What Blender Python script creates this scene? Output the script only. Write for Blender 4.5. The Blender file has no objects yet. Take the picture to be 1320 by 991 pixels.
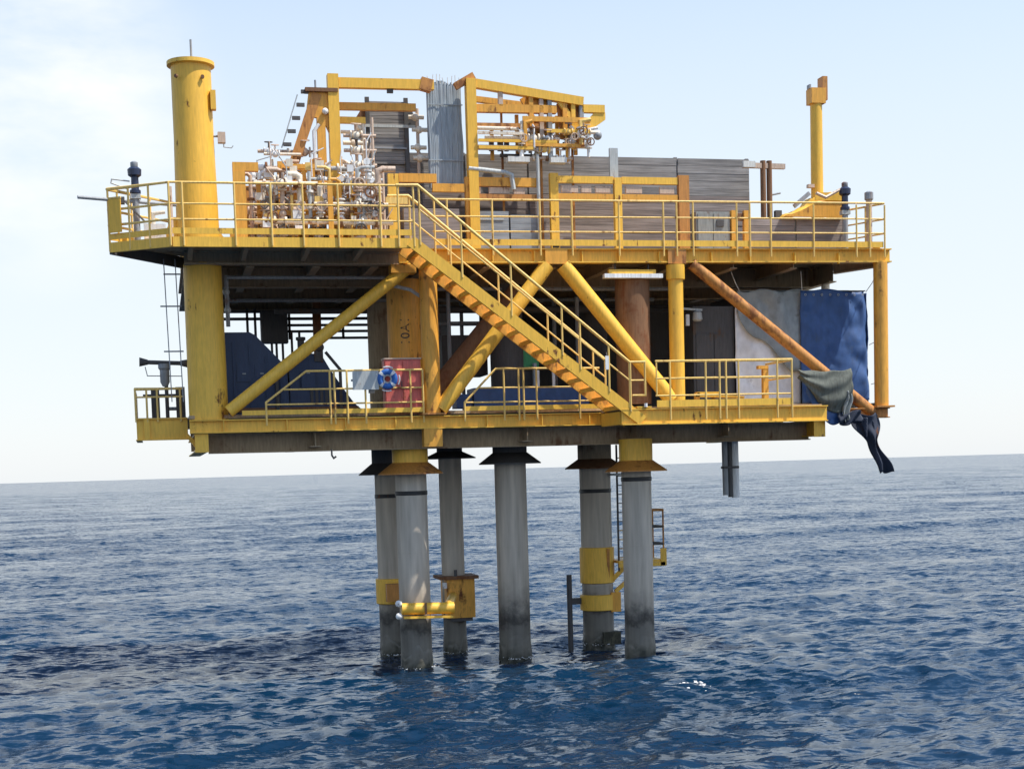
import bpy, math, random
import numpy as np
from mathutils import Vector, Matrix
R = random.Random(11)
S = bpy.context.scene
COL = S.collection
PI = math.pi
rad = math.radians

# ------------------------------------------------------------------ camera
YAW, PITCH, ROLL, DIST, EYE = rad(13.3), rad(4.5), rad(1.675), 42.0, 5.75
fw = Vector((math.sin(YAW)*math.cos(PITCH), math.cos(YAW)*math.cos(PITCH), -math.sin(PITCH)))
r0 = Vector((math.cos(YAW), -math.sin(YAW), 0)); u0 = r0.cross(fw)
rt = math.cos(ROLL)*r0 - math.sin(ROLL)*u0
up = math.sin(ROLL)*r0 + math.cos(ROLL)*u0
cam_d = bpy.data.cameras.new('camera'); cam = bpy.data.objects.new('camera', cam_d); COL.objects.link(cam)
M = Matrix((( rt.x, up.x, -fw.x), (rt.y, up.y, -fw.y), (rt.z, up.z, -fw.z))).to_4x4()
M.translation = Vector((-DIST*math.sin(YAW), -DIST*math.cos(YAW), EYE))
cam.matrix_world = M
cam_d.sensor_width = 36; cam_d.sensor_fit = 'HORIZONTAL'
cam_d.lens = 36*1900/1320; cam_d.shift_y = 0.1951
cam_d.clip_start = 0.5; cam_d.clip_end = 80000
S.camera = cam
S.render.resolution_x, S.render.resolution_y = 1024, 768
S.render.engine = 'CYCLES'

# ------------------------------------------------------------------ light
SUN_EL = rad(60)
sd = Vector((0.87, -0.49, 0)).normalized()
sdir = Vector((sd.x*math.cos(SUN_EL), sd.y*math.cos(SUN_EL), math.sin(SUN_EL)))
CLOUD = (-0.0749, 0.9689, 0.2358)
W = bpy.data.worlds.new('World'); S.world = W; W.use_nodes = True
nt = W.node_tree; nt.nodes.clear()
N = nt.nodes.new; L = nt.links.new
sky = N('ShaderNodeTexSky'); sky.sky_type = 'NISHITA'; sky.sun_disc = False
sky.sun_elevation = SUN_EL; sky.sun_rotation = math.atan2(sd.x, sd.y)
sky.air_density = 1.25; sky.dust_density = .5; sky.ozone_density = 2.5; sky.altitude = 5
tc = N('ShaderNodeTexCoord')
mp = N('ShaderNodeMapping'); mp.inputs['Scale'].default_value = (1, 1, 2.6)
n1 = N('ShaderNodeTexNoise'); n1.inputs['Scale'].default_value = 8; n1.inputs['Detail'].default_value = 6; n1.inputs['Roughness'].default_value = .55
mp.inputs['Location'].default_value = (1.72, 0.35, 0.2)
cr = N('ShaderNodeValToRGB'); cr.color_ramp.elements[0].position = .38; cr.color_ramp.elements[1].position = .70
cr.color_ramp.elements[0].color = (0, 0, 0, 1); cr.color_ramp.elements[1].color = (1, 1, 1, 1)
mul = N('ShaderNodeMath'); mul.operation = 'MULTIPLY'; mul.inputs[1].default_value = .9
veil = N('ShaderNodeMix'); veil.data_type = 'RGBA'; 
sep = N('ShaderNodeSeparateXYZ'); L(tc.outputs['Generated'], sep.inputs[0])
thin = N('ShaderNodeMapRange'); thin.interpolation_type = 'SMOOTHSTEP'; thin.inputs[1].default_value = .10; thin.inputs[2].default_value = .54   # low mist thins out overhead
thin.inputs[3].default_value = .85; thin.inputs[4].default_value = 0; L(sep.outputs['Z'], thin.inputs[0]); L(thin.outputs[0], veil.inputs['Factor'])
veil.inputs[7].default_value = (4.0, 4.25, 4.55, 1)
mix = N('ShaderNodeMix'); mix.data_type = 'RGBA'; mix.inputs[7].default_value = (4.8, 4.9, 5.0, 1)
bg = N('ShaderNodeBackground'); bg.inputs['Strength'].default_value = .1
out = N('ShaderNodeOutputWorld')
L(tc.outputs['Generated'], mp.inputs['Vector']); L(mp.outputs[0], n1.inputs['Vector']); L(n1.outputs['Fac'], cr.inputs[0])

# a bank of thin white cloud low on the left, more wisps elsewhere
cdir = N('ShaderNodeVectorMath'); cdir.operation = 'DOT_PRODUCT'; cdir.inputs[1].default_value = CLOUD; L(tc.outputs['Generated'], cdir.inputs[0])
bank = N('ShaderNodeMapRange'); bank.interpolation_type = 'SMOOTHSTEP'; bank.inputs[1].default_value = .991; bank.inputs[2].default_value = .9995; bank.inputs[3].default_value = 0; bank.inputs[4].default_value = 1.15; L(cdir.outputs['Value'], bank.inputs[0])
bm = N('ShaderNodeMath'); bm.operation = 'MULTIPLY'; bm.use_clamp = True; L(cr.outputs[0], bm.inputs[0]); L(bank.outputs[0], bm.inputs[1])
L(bm.outputs[0], mul.inputs[0]); L(sky.outputs[0], veil.inputs[6]); L(veil.outputs[2], mix.inputs[6])
L(mul.outputs[0], mix.inputs[0]); L(mix.outputs[2], bg.inputs[0]); L(bg.outputs[0], out.inputs[0])
sl = bpy.data.lights.new('sun', 'SUN'); sl.energy = 2.6; sl.angle = rad(.53); sl.color = (1, .95, .86)
so = bpy.data.objects.new('sun', sl); COL.objects.link(so)
so.rotation_euler = (-sdir).to_track_quat('-Z', 'Y').to_euler(); so.location = (60, -30, 80)
S.view_settings.view_transform = 'Standard'; S.view_settings.look = 'None'
S.view_settings.exposure = 1.12; S.view_settings.gamma = 1

# ------------------------------------------------------------------ materials
def new_mat(name):
    m = bpy.data.materials.new(name); m.use_nodes = True
    return m, m.node_tree.nodes, m.node_tree.links.new, m.node_tree.nodes['Principled BSDF']
def paint(name, base, rust=.35, rough=.5, metallic=0, rustcol=(.16, .055, .018), streak=(5, 5, .7), dirt=.25, scale=1.0, vary=0):
    """painted or bare surface with rust blooms, run-down streaks and grime"""
    m, n, l, b = new_mat(name)
    t = n.new('ShaderNodeTexCoord'); geo = n.new('ShaderNodeNewGeometry')
    mp = n.new('ShaderNodeMapping'); mp.inputs['Scale'].default_value = streak
    a = n.new('ShaderNodeTexNoise'); a.inputs['Scale'].default_value = 1.3*scale; a.inputs['Detail'].default_value = 8; a.inputs['Roughness'].default_value = .68
    s = n.new('ShaderNodeTexNoise'); s.inputs['Scale'].default_value = 1.6*scale; s.inputs['Detail'].default_value = 5
    l(geo.outputs['Position'], a.inputs['Vector']); l(geo.outputs['Position'], mp.inputs['Vector']); l(mp.outputs[0], s.inputs['Vector'])
    add = n.new('ShaderNodeMath'); add.operation = 'MULTIPLY_ADD'; add.inputs[1].default_value = .55
    l(s.outputs['Fac'], add.inputs[0]); l(a.outputs['Fac'], add.inputs[2])
    r = n.new('ShaderNodeValToRGB')
    lo = 1.02 - .30*rust
    r.color_ramp.elements[0].position = min(.99, lo-.05); r.color_ramp.elements[1].position = min(1, lo+.09)
    r.color_ramp.elements[0].color = (0, 0, 0, 1); r.color_ramp.elements[1].color = (1, 1, 1, 1)
    l(add.outputs[0], r.inputs[0])
    # grime and fading
    g = n.new('ShaderNodeTexNoise'); g.inputs['Scale'].default_value = 4*scale; g.inputs['Detail'].default_value = 6
    l(mp.outputs[0], g.inputs['Vector'])
    gr = n.new('ShaderNodeMapRange'); gr.inputs[1].default_value = .3; gr.inputs[2].default_value = .75
    gr.inputs[3].default_value = 1.12; gr.inputs[4].default_value = 1-dirt
    l(g.outputs['Fac'], gr.inputs[0])
    hv = n.new('ShaderNodeHueSaturation'); hv.inputs['Color'].default_value = (*base, 1)
    if vary:
        oi = n.new('ShaderNodeObjectInfo'); vr = n.new('ShaderNodeMapRange')
        vr.inputs[3].default_value = 1-vary; vr.inputs[4].default_value = 1+vary
        l(oi.outputs['Random'], vr.inputs[0])
        mm = n.new('ShaderNodeMath'); mm.operation = 'MULTIPLY'; l(vr.outputs[0], mm.inputs[0]); l(gr.outputs[0], mm.inputs[1]); l(mm.outputs[0], hv.inputs['Value'])
    else:
        l(gr.outputs[0], hv.inputs['Value'])
    mx = n.new('ShaderNodeMix'); mx.data_type = 'RGBA'; mx.inputs[7].default_value = (*rustcol, 1)
    l(hv.outputs[0], mx.inputs[6]); l(r.outputs[0], mx.inputs[0]); l(mx.outputs[2], b.inputs['Base Color'])
    rm = n.new('ShaderNodeMapRange'); rm.inputs[3].default_value = rough; rm.inputs[4].default_value = .9
    l(r.outputs[0], rm.inputs[0]); l(rm.outputs[0], b.inputs['Roughness'])
    b.inputs['Metallic'].default_value = metallic
    bp = n.new('ShaderNodeBump'); bp.inputs['Strength'].default_value = .25; bp.inputs['Distance'].default_value = .02
    l(a.outputs['Fac'], bp.inputs['Height']); l(bp.outputs[0], b.inputs['Normal'])
    return m
YEL = (.86, .495, .06)
m_yel = paint('yellow_paint', YEL, .16, dirt=.16)
m_yelc = paint('clean_yellow_paint', (.82, .46, .05), .1, dirt=.13)
m_rail = paint('railing_yellow_paint', (.85, .56, .16), .25)
m_orange = paint('orange_yellow_paint', (.76, .36, .045), .30, dirt=.2)
m_rusty = paint('rust_bitten_paint', (.55, .235, .05), .62, rustcol=(.24, .09, .03))
m_rustbrown = paint('rust_brown', (.21, .105, .05), .6, rough=.85)
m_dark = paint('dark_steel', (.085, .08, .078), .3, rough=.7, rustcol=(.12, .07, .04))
m_under = paint('brown_deck_underside', (.40, .30, .19), .4, rough=.8, rustcol=(.20, .11, .06))
def pile_coat():
    """grey coating with a stained splash zone near the water"""
    m, n, l, b = new_mat('grey_coated_steel')
    geo = n.new('ShaderNodeNewGeometry'); sp = n.new('ShaderNodeSeparateXYZ'); l(geo.outputs['Position'], sp.inputs[0])
    a = n.new('ShaderNodeTexNoise'); a.inputs['Scale'].default_value = 1.6; a.inputs['Detail'].default_value = 7; a.inputs['Roughness'].default_value = .65; l(geo.outputs['Position'], a.inputs['Vector'])
    mp = n.new('ShaderNodeMapping'); mp.inputs['Scale'].default_value = (4, 4, .35); l(geo.outputs['Position'], mp.inputs['Vector'])
    st = n.new('ShaderNodeTexNoise'); st.inputs['Scale'].default_value = 1.5; st.inputs['Detail'].default_value = 6; l(mp.outputs[0], st.inputs['Vector'])
    w = n.new('ShaderNodeMath'); w.operation = 'MULTIPLY_ADD'; w.inputs[1].default_value = 1.5; l(a.outputs['Fac'], w.inputs[0]); l(sp.outputs['Z'], w.inputs[2])
    mr = n.new('ShaderNodeMapRange'); mr.inputs[1].default_value = .3; mr.inputs[2].default_value = 3.8; l(w.outputs[0], mr.inputs[0])
    r = n.new('ShaderNodeValToRGB'); e = r.color_ramp.elements
    e[0].position = 0; e[0].color = (.03, .032, .024, 1); e[1].position = 1; e[1].color = (.53, .46, .37, 1)
    for p, c in ((.14, (.05, .05, .036, 1)), (.28, (.17, .155, .125, 1)), (.40, (.15, .135, .11, 1)), (.46, (.06, .052, .042, 1)), (.51, (.13, .115, .095, 1)), (.60, (.34, .295, .235, 1)), (.78, (.48, .415, .33, 1))):
        q = e.new(p); q.color = c
    l(mr.outputs[0], r.inputs[0])
    g = n.new('ShaderNodeMapRange'); g.inputs[1].default_value = .3; g.inputs[2].default_value = .75; g.inputs[3].default_value = 1.12; g.inputs[4].default_value = .68; l(st.outputs['Fac'], g.inputs[0])
    h = n.new('ShaderNodeHueSaturation'); l(r.outputs[0], h.inputs['Color']); l(g.outputs[0], h.inputs['Value']); l(h.outputs[0], b.inputs['Base Color'])
    rr = n.new('ShaderNodeMapRange'); rr.inputs[1].default_value = .1; rr.inputs[2].default_value = .5; rr.inputs[3].default_value = .25; rr.inputs[4].default_value = .75; l(mr.outputs[0], rr.inputs[0]); l(rr.outputs[0], b.inputs['Roughness'])
    bp = n.new('ShaderNodeBump'); bp.inputs['Strength'].default_value = .35; bp.inputs['Distance'].default_value = .03; l(a.outputs['Fac'], bp.inputs['Height']); l(bp.outputs[0], b.inputs['Normal'])
    return m
m_pile = pile_coat()
m_growth = paint('marine_growth', (.045, .042, .028), .7, rough=.9, rustcol=(.09, .085, .055), dirt=.5, scale=3)
m_black = paint('black_band', (.012, .012, .013), .1)
m_cream = paint('cream_pipe_paint', (.76, .66, .52), .3, rustcol=(.30, .13, .06), scale=2)
m_white = paint('white_paint', (.78, .77, .75), .2)
m_pink = paint('faded_primer', (.58, .43, .32), .3, scale=2)
m_grey = paint('grey_paint', (.30, .31, .32), .3)
m_lgrey = paint('pale_grey_paint', (.46, .48, .47), .3)
m_cabinet = paint('weathered_cabinet_paint', (.30, .30, .275), .5, dirt=.35)
m_navy = paint('navy_blue_paint', (.02, .042, .105), .1, rough=.5)
m_lamp = paint('dark_blue_lantern', (.02, .03, .07), .05, rough=.3)
m_blue = paint('blue_tarpaulin', (.034, .088, .235), .25, rough=.55, rustcol=(.055, .09, .17), dirt=.25, streak=(1.5, 1.5, .8))
m_bluedk = paint('dark_blue_cloth', (.028, .036, .06), .1, rough=.8)
m_gtarp = paint('grey_tarpaulin', (.30, .32, .31), .3, rough=.7, rustcol=(.17, .16, .14), dirt=.3, streak=(1.2, 1.2, .8))
m_wtarp = paint('dirty_white_tarpaulin', (.86, .85, .85), .2, rough=.7, rustcol=(.42, .40, .38), dirt=.2, streak=(1.2, 1.2, .7))
m_olive = paint('olive_grey_canvas', (.125, .135, .115), .3, rough=.9, rustcol=(.07, .07, .05), dirt=.4)
m_green = paint('green_machine_paint', (.06, .42, .16), .2)
m_red = paint('faded_red_paint', (.62, .13, .105), .25, dirt=.25)
m_cable = paint('grey_cable_sheath', (.34, .385, .415), .1, rough=.7, rustcol=(.25, .26, .27), vary=.09)
m_ring = paint('blue_foam', (.03, .14, .46), .0, rough=.6)
m_letter = paint('black_lettering', (.04, .035, .02), .2)
m_fringe = paint('bleached_rope', (.7, .68, .62), .1)
m_flu = paint('white_lamp_housing', (.85, .85, .83), .05)

def board(name, base):
    m, n, l, b = new_mat(name)
    geo = n.new('ShaderNodeNewGeometry'); oi = n.new('ShaderNodeObjectInfo')
    mp = n.new('ShaderNodeMapping'); mp.inputs['Scale'].default_value = (.7, 8, 14)
    ofs = n.new('ShaderNodeVectorMath'); ofs.operation = 'MULTIPLY_ADD'; ofs.inputs[1].default_value = (9, 9, 9)
    l(oi.outputs['Random'], ofs.inputs[0]); l(geo.outputs['Position'], ofs.inputs[2]); l(ofs.outputs[0], mp.inputs['Vector'])
    a = n.new('ShaderNodeTexNoise'); a.inputs['Scale'].default_value = 1.5; a.inputs['Detail'].default_value = 8; l(mp.outputs[0], a.inputs['Vector'])
    big = n.new('ShaderNodeTexNoise'); big.inputs['Scale'].default_value = 1.1; big.inputs['Detail'].default_value = 4; l(ofs.outputs[0], big.inputs['Vector'])
    v1 = n.new('ShaderNodeMapRange'); v1.inputs[1].default_value = .3; v1.inputs[2].default_value = .7; v1.inputs[3].default_value = .7; v1.inputs[4].default_value = 1.25; l(a.outputs['Fac'], v1.inputs[0])
    v2 = n.new('ShaderNodeMapRange'); v2.inputs[1].default_value = .3; v2.inputs[2].default_value = .7; v2.inputs[3].default_value = .8; v2.inputs[4].default_value = 1.15; l(big.outputs['Fac'], v2.inputs[0])
    v3 = n.new('ShaderNodeMapRange'); v3.inputs[3].default_value = .85; v3.inputs[4].default_value = 1.15; l(oi.outputs['Random'], v3.inputs[0])
    p1 = n.new('ShaderNodeMath'); p1.operation = 'MULTIPLY'; l(v1.outputs[0], p1.inputs[0]); l(v2.outputs[0], p1.inputs[1])
    p2 = n.new('ShaderNodeMath'); p2.operation = 'MULTIPLY'; l(p1.outputs[0], p2.inputs[0]); l(v3.outputs[0], p2.inputs[1])
    h = n.new('ShaderNodeHueSaturation'); h.inputs['Color'].default_value = (*base, 1); l(p2.outputs[0], h.inputs['Value'])
    l(h.outputs[0], b.inputs['Base Color']); b.inputs['Roughness'].default_value = .85
    bp = n.new('ShaderNodeBump'); bp.inputs['Strength'].default_value = .4; bp.inputs['Distance'].default_value = .02
    l(a.outputs['Fac'], bp.inputs['Height']); l(bp.outputs[0], b.inputs['Normal'])
    return m
m_wood = board('weathered_grey_board', (.265, .248, .235))
m_wood2 = board('pinkish_grey_board', (.27, .225, .205))
m_steelp = board('bluish_grey_sheet', (.25, .265, .28))

# ------------------------------------------------------------------ mesh helpers
class MB:
    def __init__(s): s.v = []; s.f = []
    def _add(s, vs, fs):
        o = len(s.v); s.v += [tuple(p) for p in vs]; s.f += [tuple(i+o for i in f) for f in fs]; return s
    def hexa(s, p): return s._add(p, [(0,3,2,1), (4,5,6,7), (0,1,5,4), (1,2,6,5), (2,3,7,6), (3,0,4,7)])
    def box(s, x0, x1, y0, y1, z0, z1):
        return s.hexa([(x0,y0,z0),(x1,y0,z0),(x1,y1,z0),(x0,y1,z0),(x0,y0,z1),(x1,y0,z1),(x1,y1,z1),(x0,y1,z1)])
    def bar(s, p, q, w, h, upv=(0,0,1)):
        p = Vector(p); q = Vector(q); d = (q-p).normalized(); upv = Vector(upv)
        if abs(d.dot(upv)) > .98: upv = Vector((0,1,0))
        a = d.cross(upv).normalized(); b = a.cross(d).normalized()
        c = [(-w/2,-h/2),(w/2,-h/2),(w/2,h/2),(-w/2,h/2)]
        return s.hexa([p+a*i+b*j for i,j in c]+[q+a*i+b*j for i,j in c])
    def ibar(s, p, q, w, h, t=.03, upv=(0,0,1)):
        """I section girder: web and two flanges"""
        p = Vector(p); q = Vector(q); upv = Vector(upv); d = (q-p).normalized()
        if abs(d.dot(upv)) > .98: upv = Vector((0,1,0))
        a = d.cross(upv).normalized(); b = a.cross(d).normalized()
        s.bar(p, q, t, h-2*t, upv)
        o = b*(h/2-t/2); s.bar(p+o, q+o, w, t, upv); s.bar(p-o, q-o, w, t, upv); return s
    def tube(s, p, q, r, n=12, r2=None):
        p = Vector(p); q = Vector(q); r2 = r if r2 is None else r2
        d = (q-p).normalized(); t = Vector((0,0,1)) if abs(d.z) < .9 else Vector((1,0,0))
        a = d.cross(t).normalized(); b = d.cross(a)
        vs = []
        for c, rr in ((p, r), (q, r2)):
            for i in range(n):
                k = 2*PI*i/n; vs.append(c + a*rr*math.cos(k) + b*rr*math.sin(k))
        fs = [(i, i+n, (i+1)%n+n, (i+1)%n) for i in range(n)]
        fs += [tuple(range(n)), tuple(range(2*n-1, n-1, -1))]
        return s._add(vs, fs)
    def path(s, pts, r, n=8):
        pts = [Vector(p) for p in pts]
        vs = []; m = len(pts)
        for i, p in enumerate(pts):
            d0 = (p-pts[i-1]).normalized() if i else None
            d1 = (pts[i+1]-p).normalized() if i < m-1 else None
            d = ((d0 or d1)+(d1 or d0)).normalized()
            if i == 0:
                t = Vector((0,0,1)) if abs(d.z) < .9 else Vector((1,0,0)); a = d.cross(t).normalized()
            else: a = (a-d*a.dot(d)).normalized()
            b = d.cross(a)
            sc = 1/max(.5, d.dot(d1 or d0))
            vs += [p + (a*math.cos(2*PI*k/n) + b*math.sin(2*PI*k/n))*r*(sc if 0 < i < m-1 else 1) for k in range(n)]
        fs = []
        for i in range(m-1):
            for k in range(n): fs.append((i*n+k, (i+1)*n+k, (i+1)*n+(k+1)%n, i*n+(k+1)%n))
        fs += [tuple(range(n)), tuple(range(m*n-1, (m-1)*n-1, -1))]
        return s._add(vs, fs)
    def lathe(s, c, prof, n=32):
        c = Vector(c); vs = []; m = len(prof)
        for r, z in prof:
            vs += [c+Vector((r*math.cos(2*PI*k/n), r*math.sin(2*PI*k/n), z)) for k in range(n)]
        fs = []
        for i in range(m-1):
            for k in range(n): fs.append((i*n+k, i*n+(k+1)%n, (i+1)*n+(k+1)%n, (i+1)*n+k))
        fs += [tuple(range(n-1, -1, -1)), tuple(range((m-1)*n, m*n))]
        return s._add(vs, fs)
    def torus(s, c, axis, Rr, r, n=20, k=8, a0=0, a1=2*PI):
        c = Vector(c); ax = Vector(axis).normalized(); t = Vector((0,0,1)) if abs(ax.z) < .9 else Vector((1,0,0))
        a = ax.cross(t).normalized(); b = ax.cross(a); vs = []; full = abs(a1-a0-2*PI) < 1e-4
        m = n if full else n+1
        for i in range(m):
            th = a0+(a1-a0)*i/n; e = a*math.cos(th)+b*math.sin(th)
            vs += [c+e*(Rr+r*math.cos(2*PI*j/k))+ax*r*math.sin(2*PI*j/k) for j in range(k)]
        fs = []
        for i in range(n):
            for j in range(k): fs.append((i*k+j, ((i+1)%m)*k+j, ((i+1)%m)*k+(j+1)%k, i*k+(j+1)%k))
        return s._add(vs, fs)
    def ball(s, c, r, n=10, sz=1.0):
        return s.lathe((c[0], c[1], c[2]), [(r*math.sin(PI*i/n)+1e-4, -r*sz*math.cos(PI*i/n)) for i in range(n+1)], max(8, n))
    def prism(s, poly, y0, y1):
        """outline in x,z pushed from y0 to y1"""
        n = len(poly)
        vs = [(x, y0, z) for x, z in poly]+[(x, y1, z) for x, z in poly]
        return s._add(vs, [tuple(range(n)), tuple(range(2*n-1, n-1, -1))]+[(i, i+n, (i+1)%n+n, (i+1)%n) for i in range(n)])
    def slab(s, poly, z0, z1):
        n = len(poly)
        vs = [(x, y, z0) for x, y in poly]+[(x, y, z1) for x, y in poly]
        return s._add(vs, [tuple(range(n-1, -1, -1)), tuple(range(n, 2*n))]+[(i, (i+1)%n, (i+1)%n+n, i+n) for i in range(n)])
    def grid(s, nu, nv, fn):
        vs = [fn(i/nu, j/nv) for j in range(nv+1) for i in range(nu+1)]
        return s._add(vs, [(j*(nu+1)+i, j*(nu+1)+i+1, (j+1)*(nu+1)+i+1, (j+1)*(nu+1)+i) for j in range(nv) for i in range(nu)])
    def build(s, name, mat, parent=None, label=None, origin=None, smooth=True):
        me = bpy.data.meshes.new(name)
        if parent is not None: o = Vector(parent['_o'])
        elif origin is not None: o = Vector(origin)
        else: o = Vector((0,0,0))
        me.from_pydata([(p[0]-o.x, p[1]-o.y, p[2]-o.z) for p in s.v], [], s.f)
        me.materials.append(mat)
        if smooth:
            me.polygons.foreach_set('use_smooth', [True]*len(me.polygons)); me.set_sharp_from_angle(angle=rad(38))
        ob = bpy.data.objects.new(name, me); COL.objects.link(ob)
        if parent is not None: ob.parent = parent
        else: ob.location = o
        ob['_o'] = list(o)
        if label: ob['label'] = label
        return ob
def tag(o, label, cat, group=None):
    o['label'] = label; o['category'] = cat
    if group: o['group'] = group
    return o
def thing(name, label, cat, loc, group=None):
    o = bpy.data.objects.new(name, None); COL.objects.link(o); o.location = loc
    o.empty_display_size = .3; o['_o'] = list(loc)
    return tag(o, label, cat, group)
def part(mb, name, mat, parent, label=None): return mb.build(name, mat, parent, label)
def solid(o, t=.012):
    md = o.modifiers.new('thickness', 'SOLIDIFY'); md.thickness = t; md.offset = 0

# ------------------------------------------------------------------ sea
def build_sea():
    rng = np.random.default_rng(5)
    cx, cy = M.translation.x, M.translation.y
    rs = [3.0]
    while rs[-1] < 30000:
        r = rs[-1]; rs.append(r*(1.0042 if r < 240 else 1.008 if r < 700 else 1.03))
    rs = np.array(rs)
    dense = np.arange(-33, 33.01, .16); coarse = np.arange(36, 324.1, 4.0)
    th = np.radians(np.concatenate([dense, coarse])); na = len(th); nr = len(rs)
    ang = YAW + th
    X = cx + np.outer(rs, np.sin(ang)); Y = cy + np.outer(rs, np.cos(ang))
    dr = np.gradient(rs)[:, None]
    wide = np.radians(np.concatenate([np.full(len(dense), .16), np.full(len(coarse), 4.0)]))
    sp = np.maximum(dr, rs[:, None]*wide[None, :]*.8)
    Z = np.zeros_like(X); DX = np.zeros_like(X); DY = np.zeros_like(X)
    main = -PI/2 + rad(14)       # waves run towards the viewer, crests almost across the view
    comps = []
    for lam, amp, spread, cnt in ((26, .065, .2, 4), (15, .055, .3, 6), (8, .028, .35, 8), (4.6, .020, .45, 12), (2.6, .018, .55, 18), (1.5, .017, .65, 22), (.95, .0125, .75, 22), (.62, .009, .9, 18)):
        for _ in range(cnt):
            comps.append((lam*math.exp(rng.normal(0, .22)), amp*rng.uniform(.6, 1.3)/math.sqrt(cnt)*1.9, main+rng.normal(0, spread), rng.uniform(0, 2*PI)))
    gust = .72 + .5*np.sin(X*.021+Y*.034+1)*np.sin(X*-.017+Y*.027+2.1) 
    for lam, amp, di, ph in comps:
        k = 2*PI/lam; kx, ky = k*math.cos(di), k*math.sin(di)
        fade = np.clip((lam/sp - 2.2)/2.0, 0, 1)
        if lam < 4: fade = fade*np.clip(gust, .35, 1.3)
        p = kx*X+ky*Y+ph
        s_, c_ = np.sin(p), np.cos(p)
        Z += amp*fade*s_
        q = .75*amp*fade
        DX += q*math.cos(di)*c_; DY += q*math.sin(di)*c_
    X2 = X+DX; Y2 = Y+DY
    co = np.stack([X2, Y2, Z], -1).reshape(-1, 3).astype(np.float32)
    i = np.arange(nr-1)[:, None]*na; j = np.arange(na)[None, :]; jn = (j+1) % na
    q = np.stack([i+j, i+na+j, i+na+jn, i+jn], -1).reshape(-1, 4)
    # the middle disc under the viewer's boat
    me = bpy.data.meshes.new('sea_water')
    cidx = len(co); co = np.vstack([co, [[cx, cy, 0]]]).astype(np.float32)
    tri = np.stack([np.full(na, cidx), np.arange(na), (np.arange(na)+1) % na], -1)
    nq, ntri = len(q), len(tri)
    me.vertices.add(len(co)); me.vertices.foreach_set('co', co.ravel())
    me.loops.add(nq*4+ntri*3); me.loops.foreach_set('vertex_index', np.concatenate([q.ravel(), tri.ravel()]).astype(np.int32))
    me.polygons.add(nq+ntri)
    ls = np.concatenate([np.arange(nq)*4, nq*4+np.arange(ntri)*3]).astype(np.int32)
    me.polygons.foreach_set('loop_start', ls)
    me.update(calc_edges=True); me.validate()
    me.polygons.foreach_set('use_smooth', np.ones(nq+ntri, dtype=bool))
    o = bpy.data.objects.new('sea_water', me); COL.objects.link(o)
    o['kind'] = 'structure'; o['label'] = 'dark blue open sea with small wind waves reaching the horizon'
    m, n, l, b = new_mat('sea_water')
    geo = n.new('ShaderNodeNewGeometry')
    b.inputs['Base Color'].default_value = (.0030, .022, .052, 1); b.inputs['Roughness'].default_value = .13
    b.inputs['IOR'].default_value = 1.333; b.inputs['Specular IOR Level'].default_value = .45
    mp1 = n.new('ShaderNodeMapping'); mp1.inputs['Rotation'].default_value = (0, 0, rad(14)); mp1.inputs['Scale'].default_value = (.5, 1.3, 1)
    l(geo.outputs['Position'], mp1.inputs['Vector'])
    nrm = geo.outputs['Normal']
    # ripples too small for the mesh tilt the surface normal
    for sc, det, kx, ky in ((4.0, 5, 1.3, 2.7), (.7, 4, .5, 1.2), (.11, 3, .15, .6)):
        a = n.new('ShaderNodeTexNoise'); a.inputs['Scale'].default_value = sc; a.inputs['Detail'].default_value = det; a.inputs['Roughness'].default_value = .6
        l(mp1.outputs[0], a.inputs['Vector'])
        v = n.new('ShaderNodeVectorMath'); v.operation = 'SUBTRACT'; v.inputs[1].default_value = (.5, .5, .5); l(a.outputs['Color'], v.inputs[0])
        w = n.new('ShaderNodeVectorMath'); w.operation = 'MULTIPLY_ADD'; w.inputs[1].default_value = (kx, ky, 0)
        l(v.outputs[0], w.inputs[0]); l(nrm, w.inputs[2]); nrm = w.outputs[0]
    nz = n.new('ShaderNodeVectorMath'); nz.operation = 'NORMALIZE'; l(nrm, nz.inputs[0]); l(nz.outputs[0], b.inputs['Normal'])
    me.materials.append(m)
build_sea()

# ------------------------------------------------------------------ piles and their upper columns
def letters(text, size, cx, cy, r, ang, zc, parent):
    """lettering that runs up a round column, bent onto its face"""
    cu = bpy.data.curves.new('lettering', 'FONT'); cu.body = text; cu.size = size; cu.align_x = 'CENTER'; cu.align_y = 'CENTER'; cu.space_character = 1.05
    ob = bpy.data.objects.new('lettering', cu); COL.objects.link(ob)
    dg = bpy.context.evaluated_depsgraph_get(); me = bpy.data.meshes.new_from_object(ob.evaluated_get(dg))
    bpy.data.objects.remove(ob)
    o = Vector(parent['_o'])
    for v in me.vertices:
        x, y = v.co.x, v.co.y
        th = ang - y/r                       # letter tops point to the left
        v.co = Vector((cx+(r+.006)*math.cos(th), cy+(r+.006)*math.sin(th), zc+x))-o
    me.materials.clear(); me.materials.append(m_letter)
    t = bpy.data.objects.new('lettering', me); COL.objects.link(t); t.parent = parent
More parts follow.
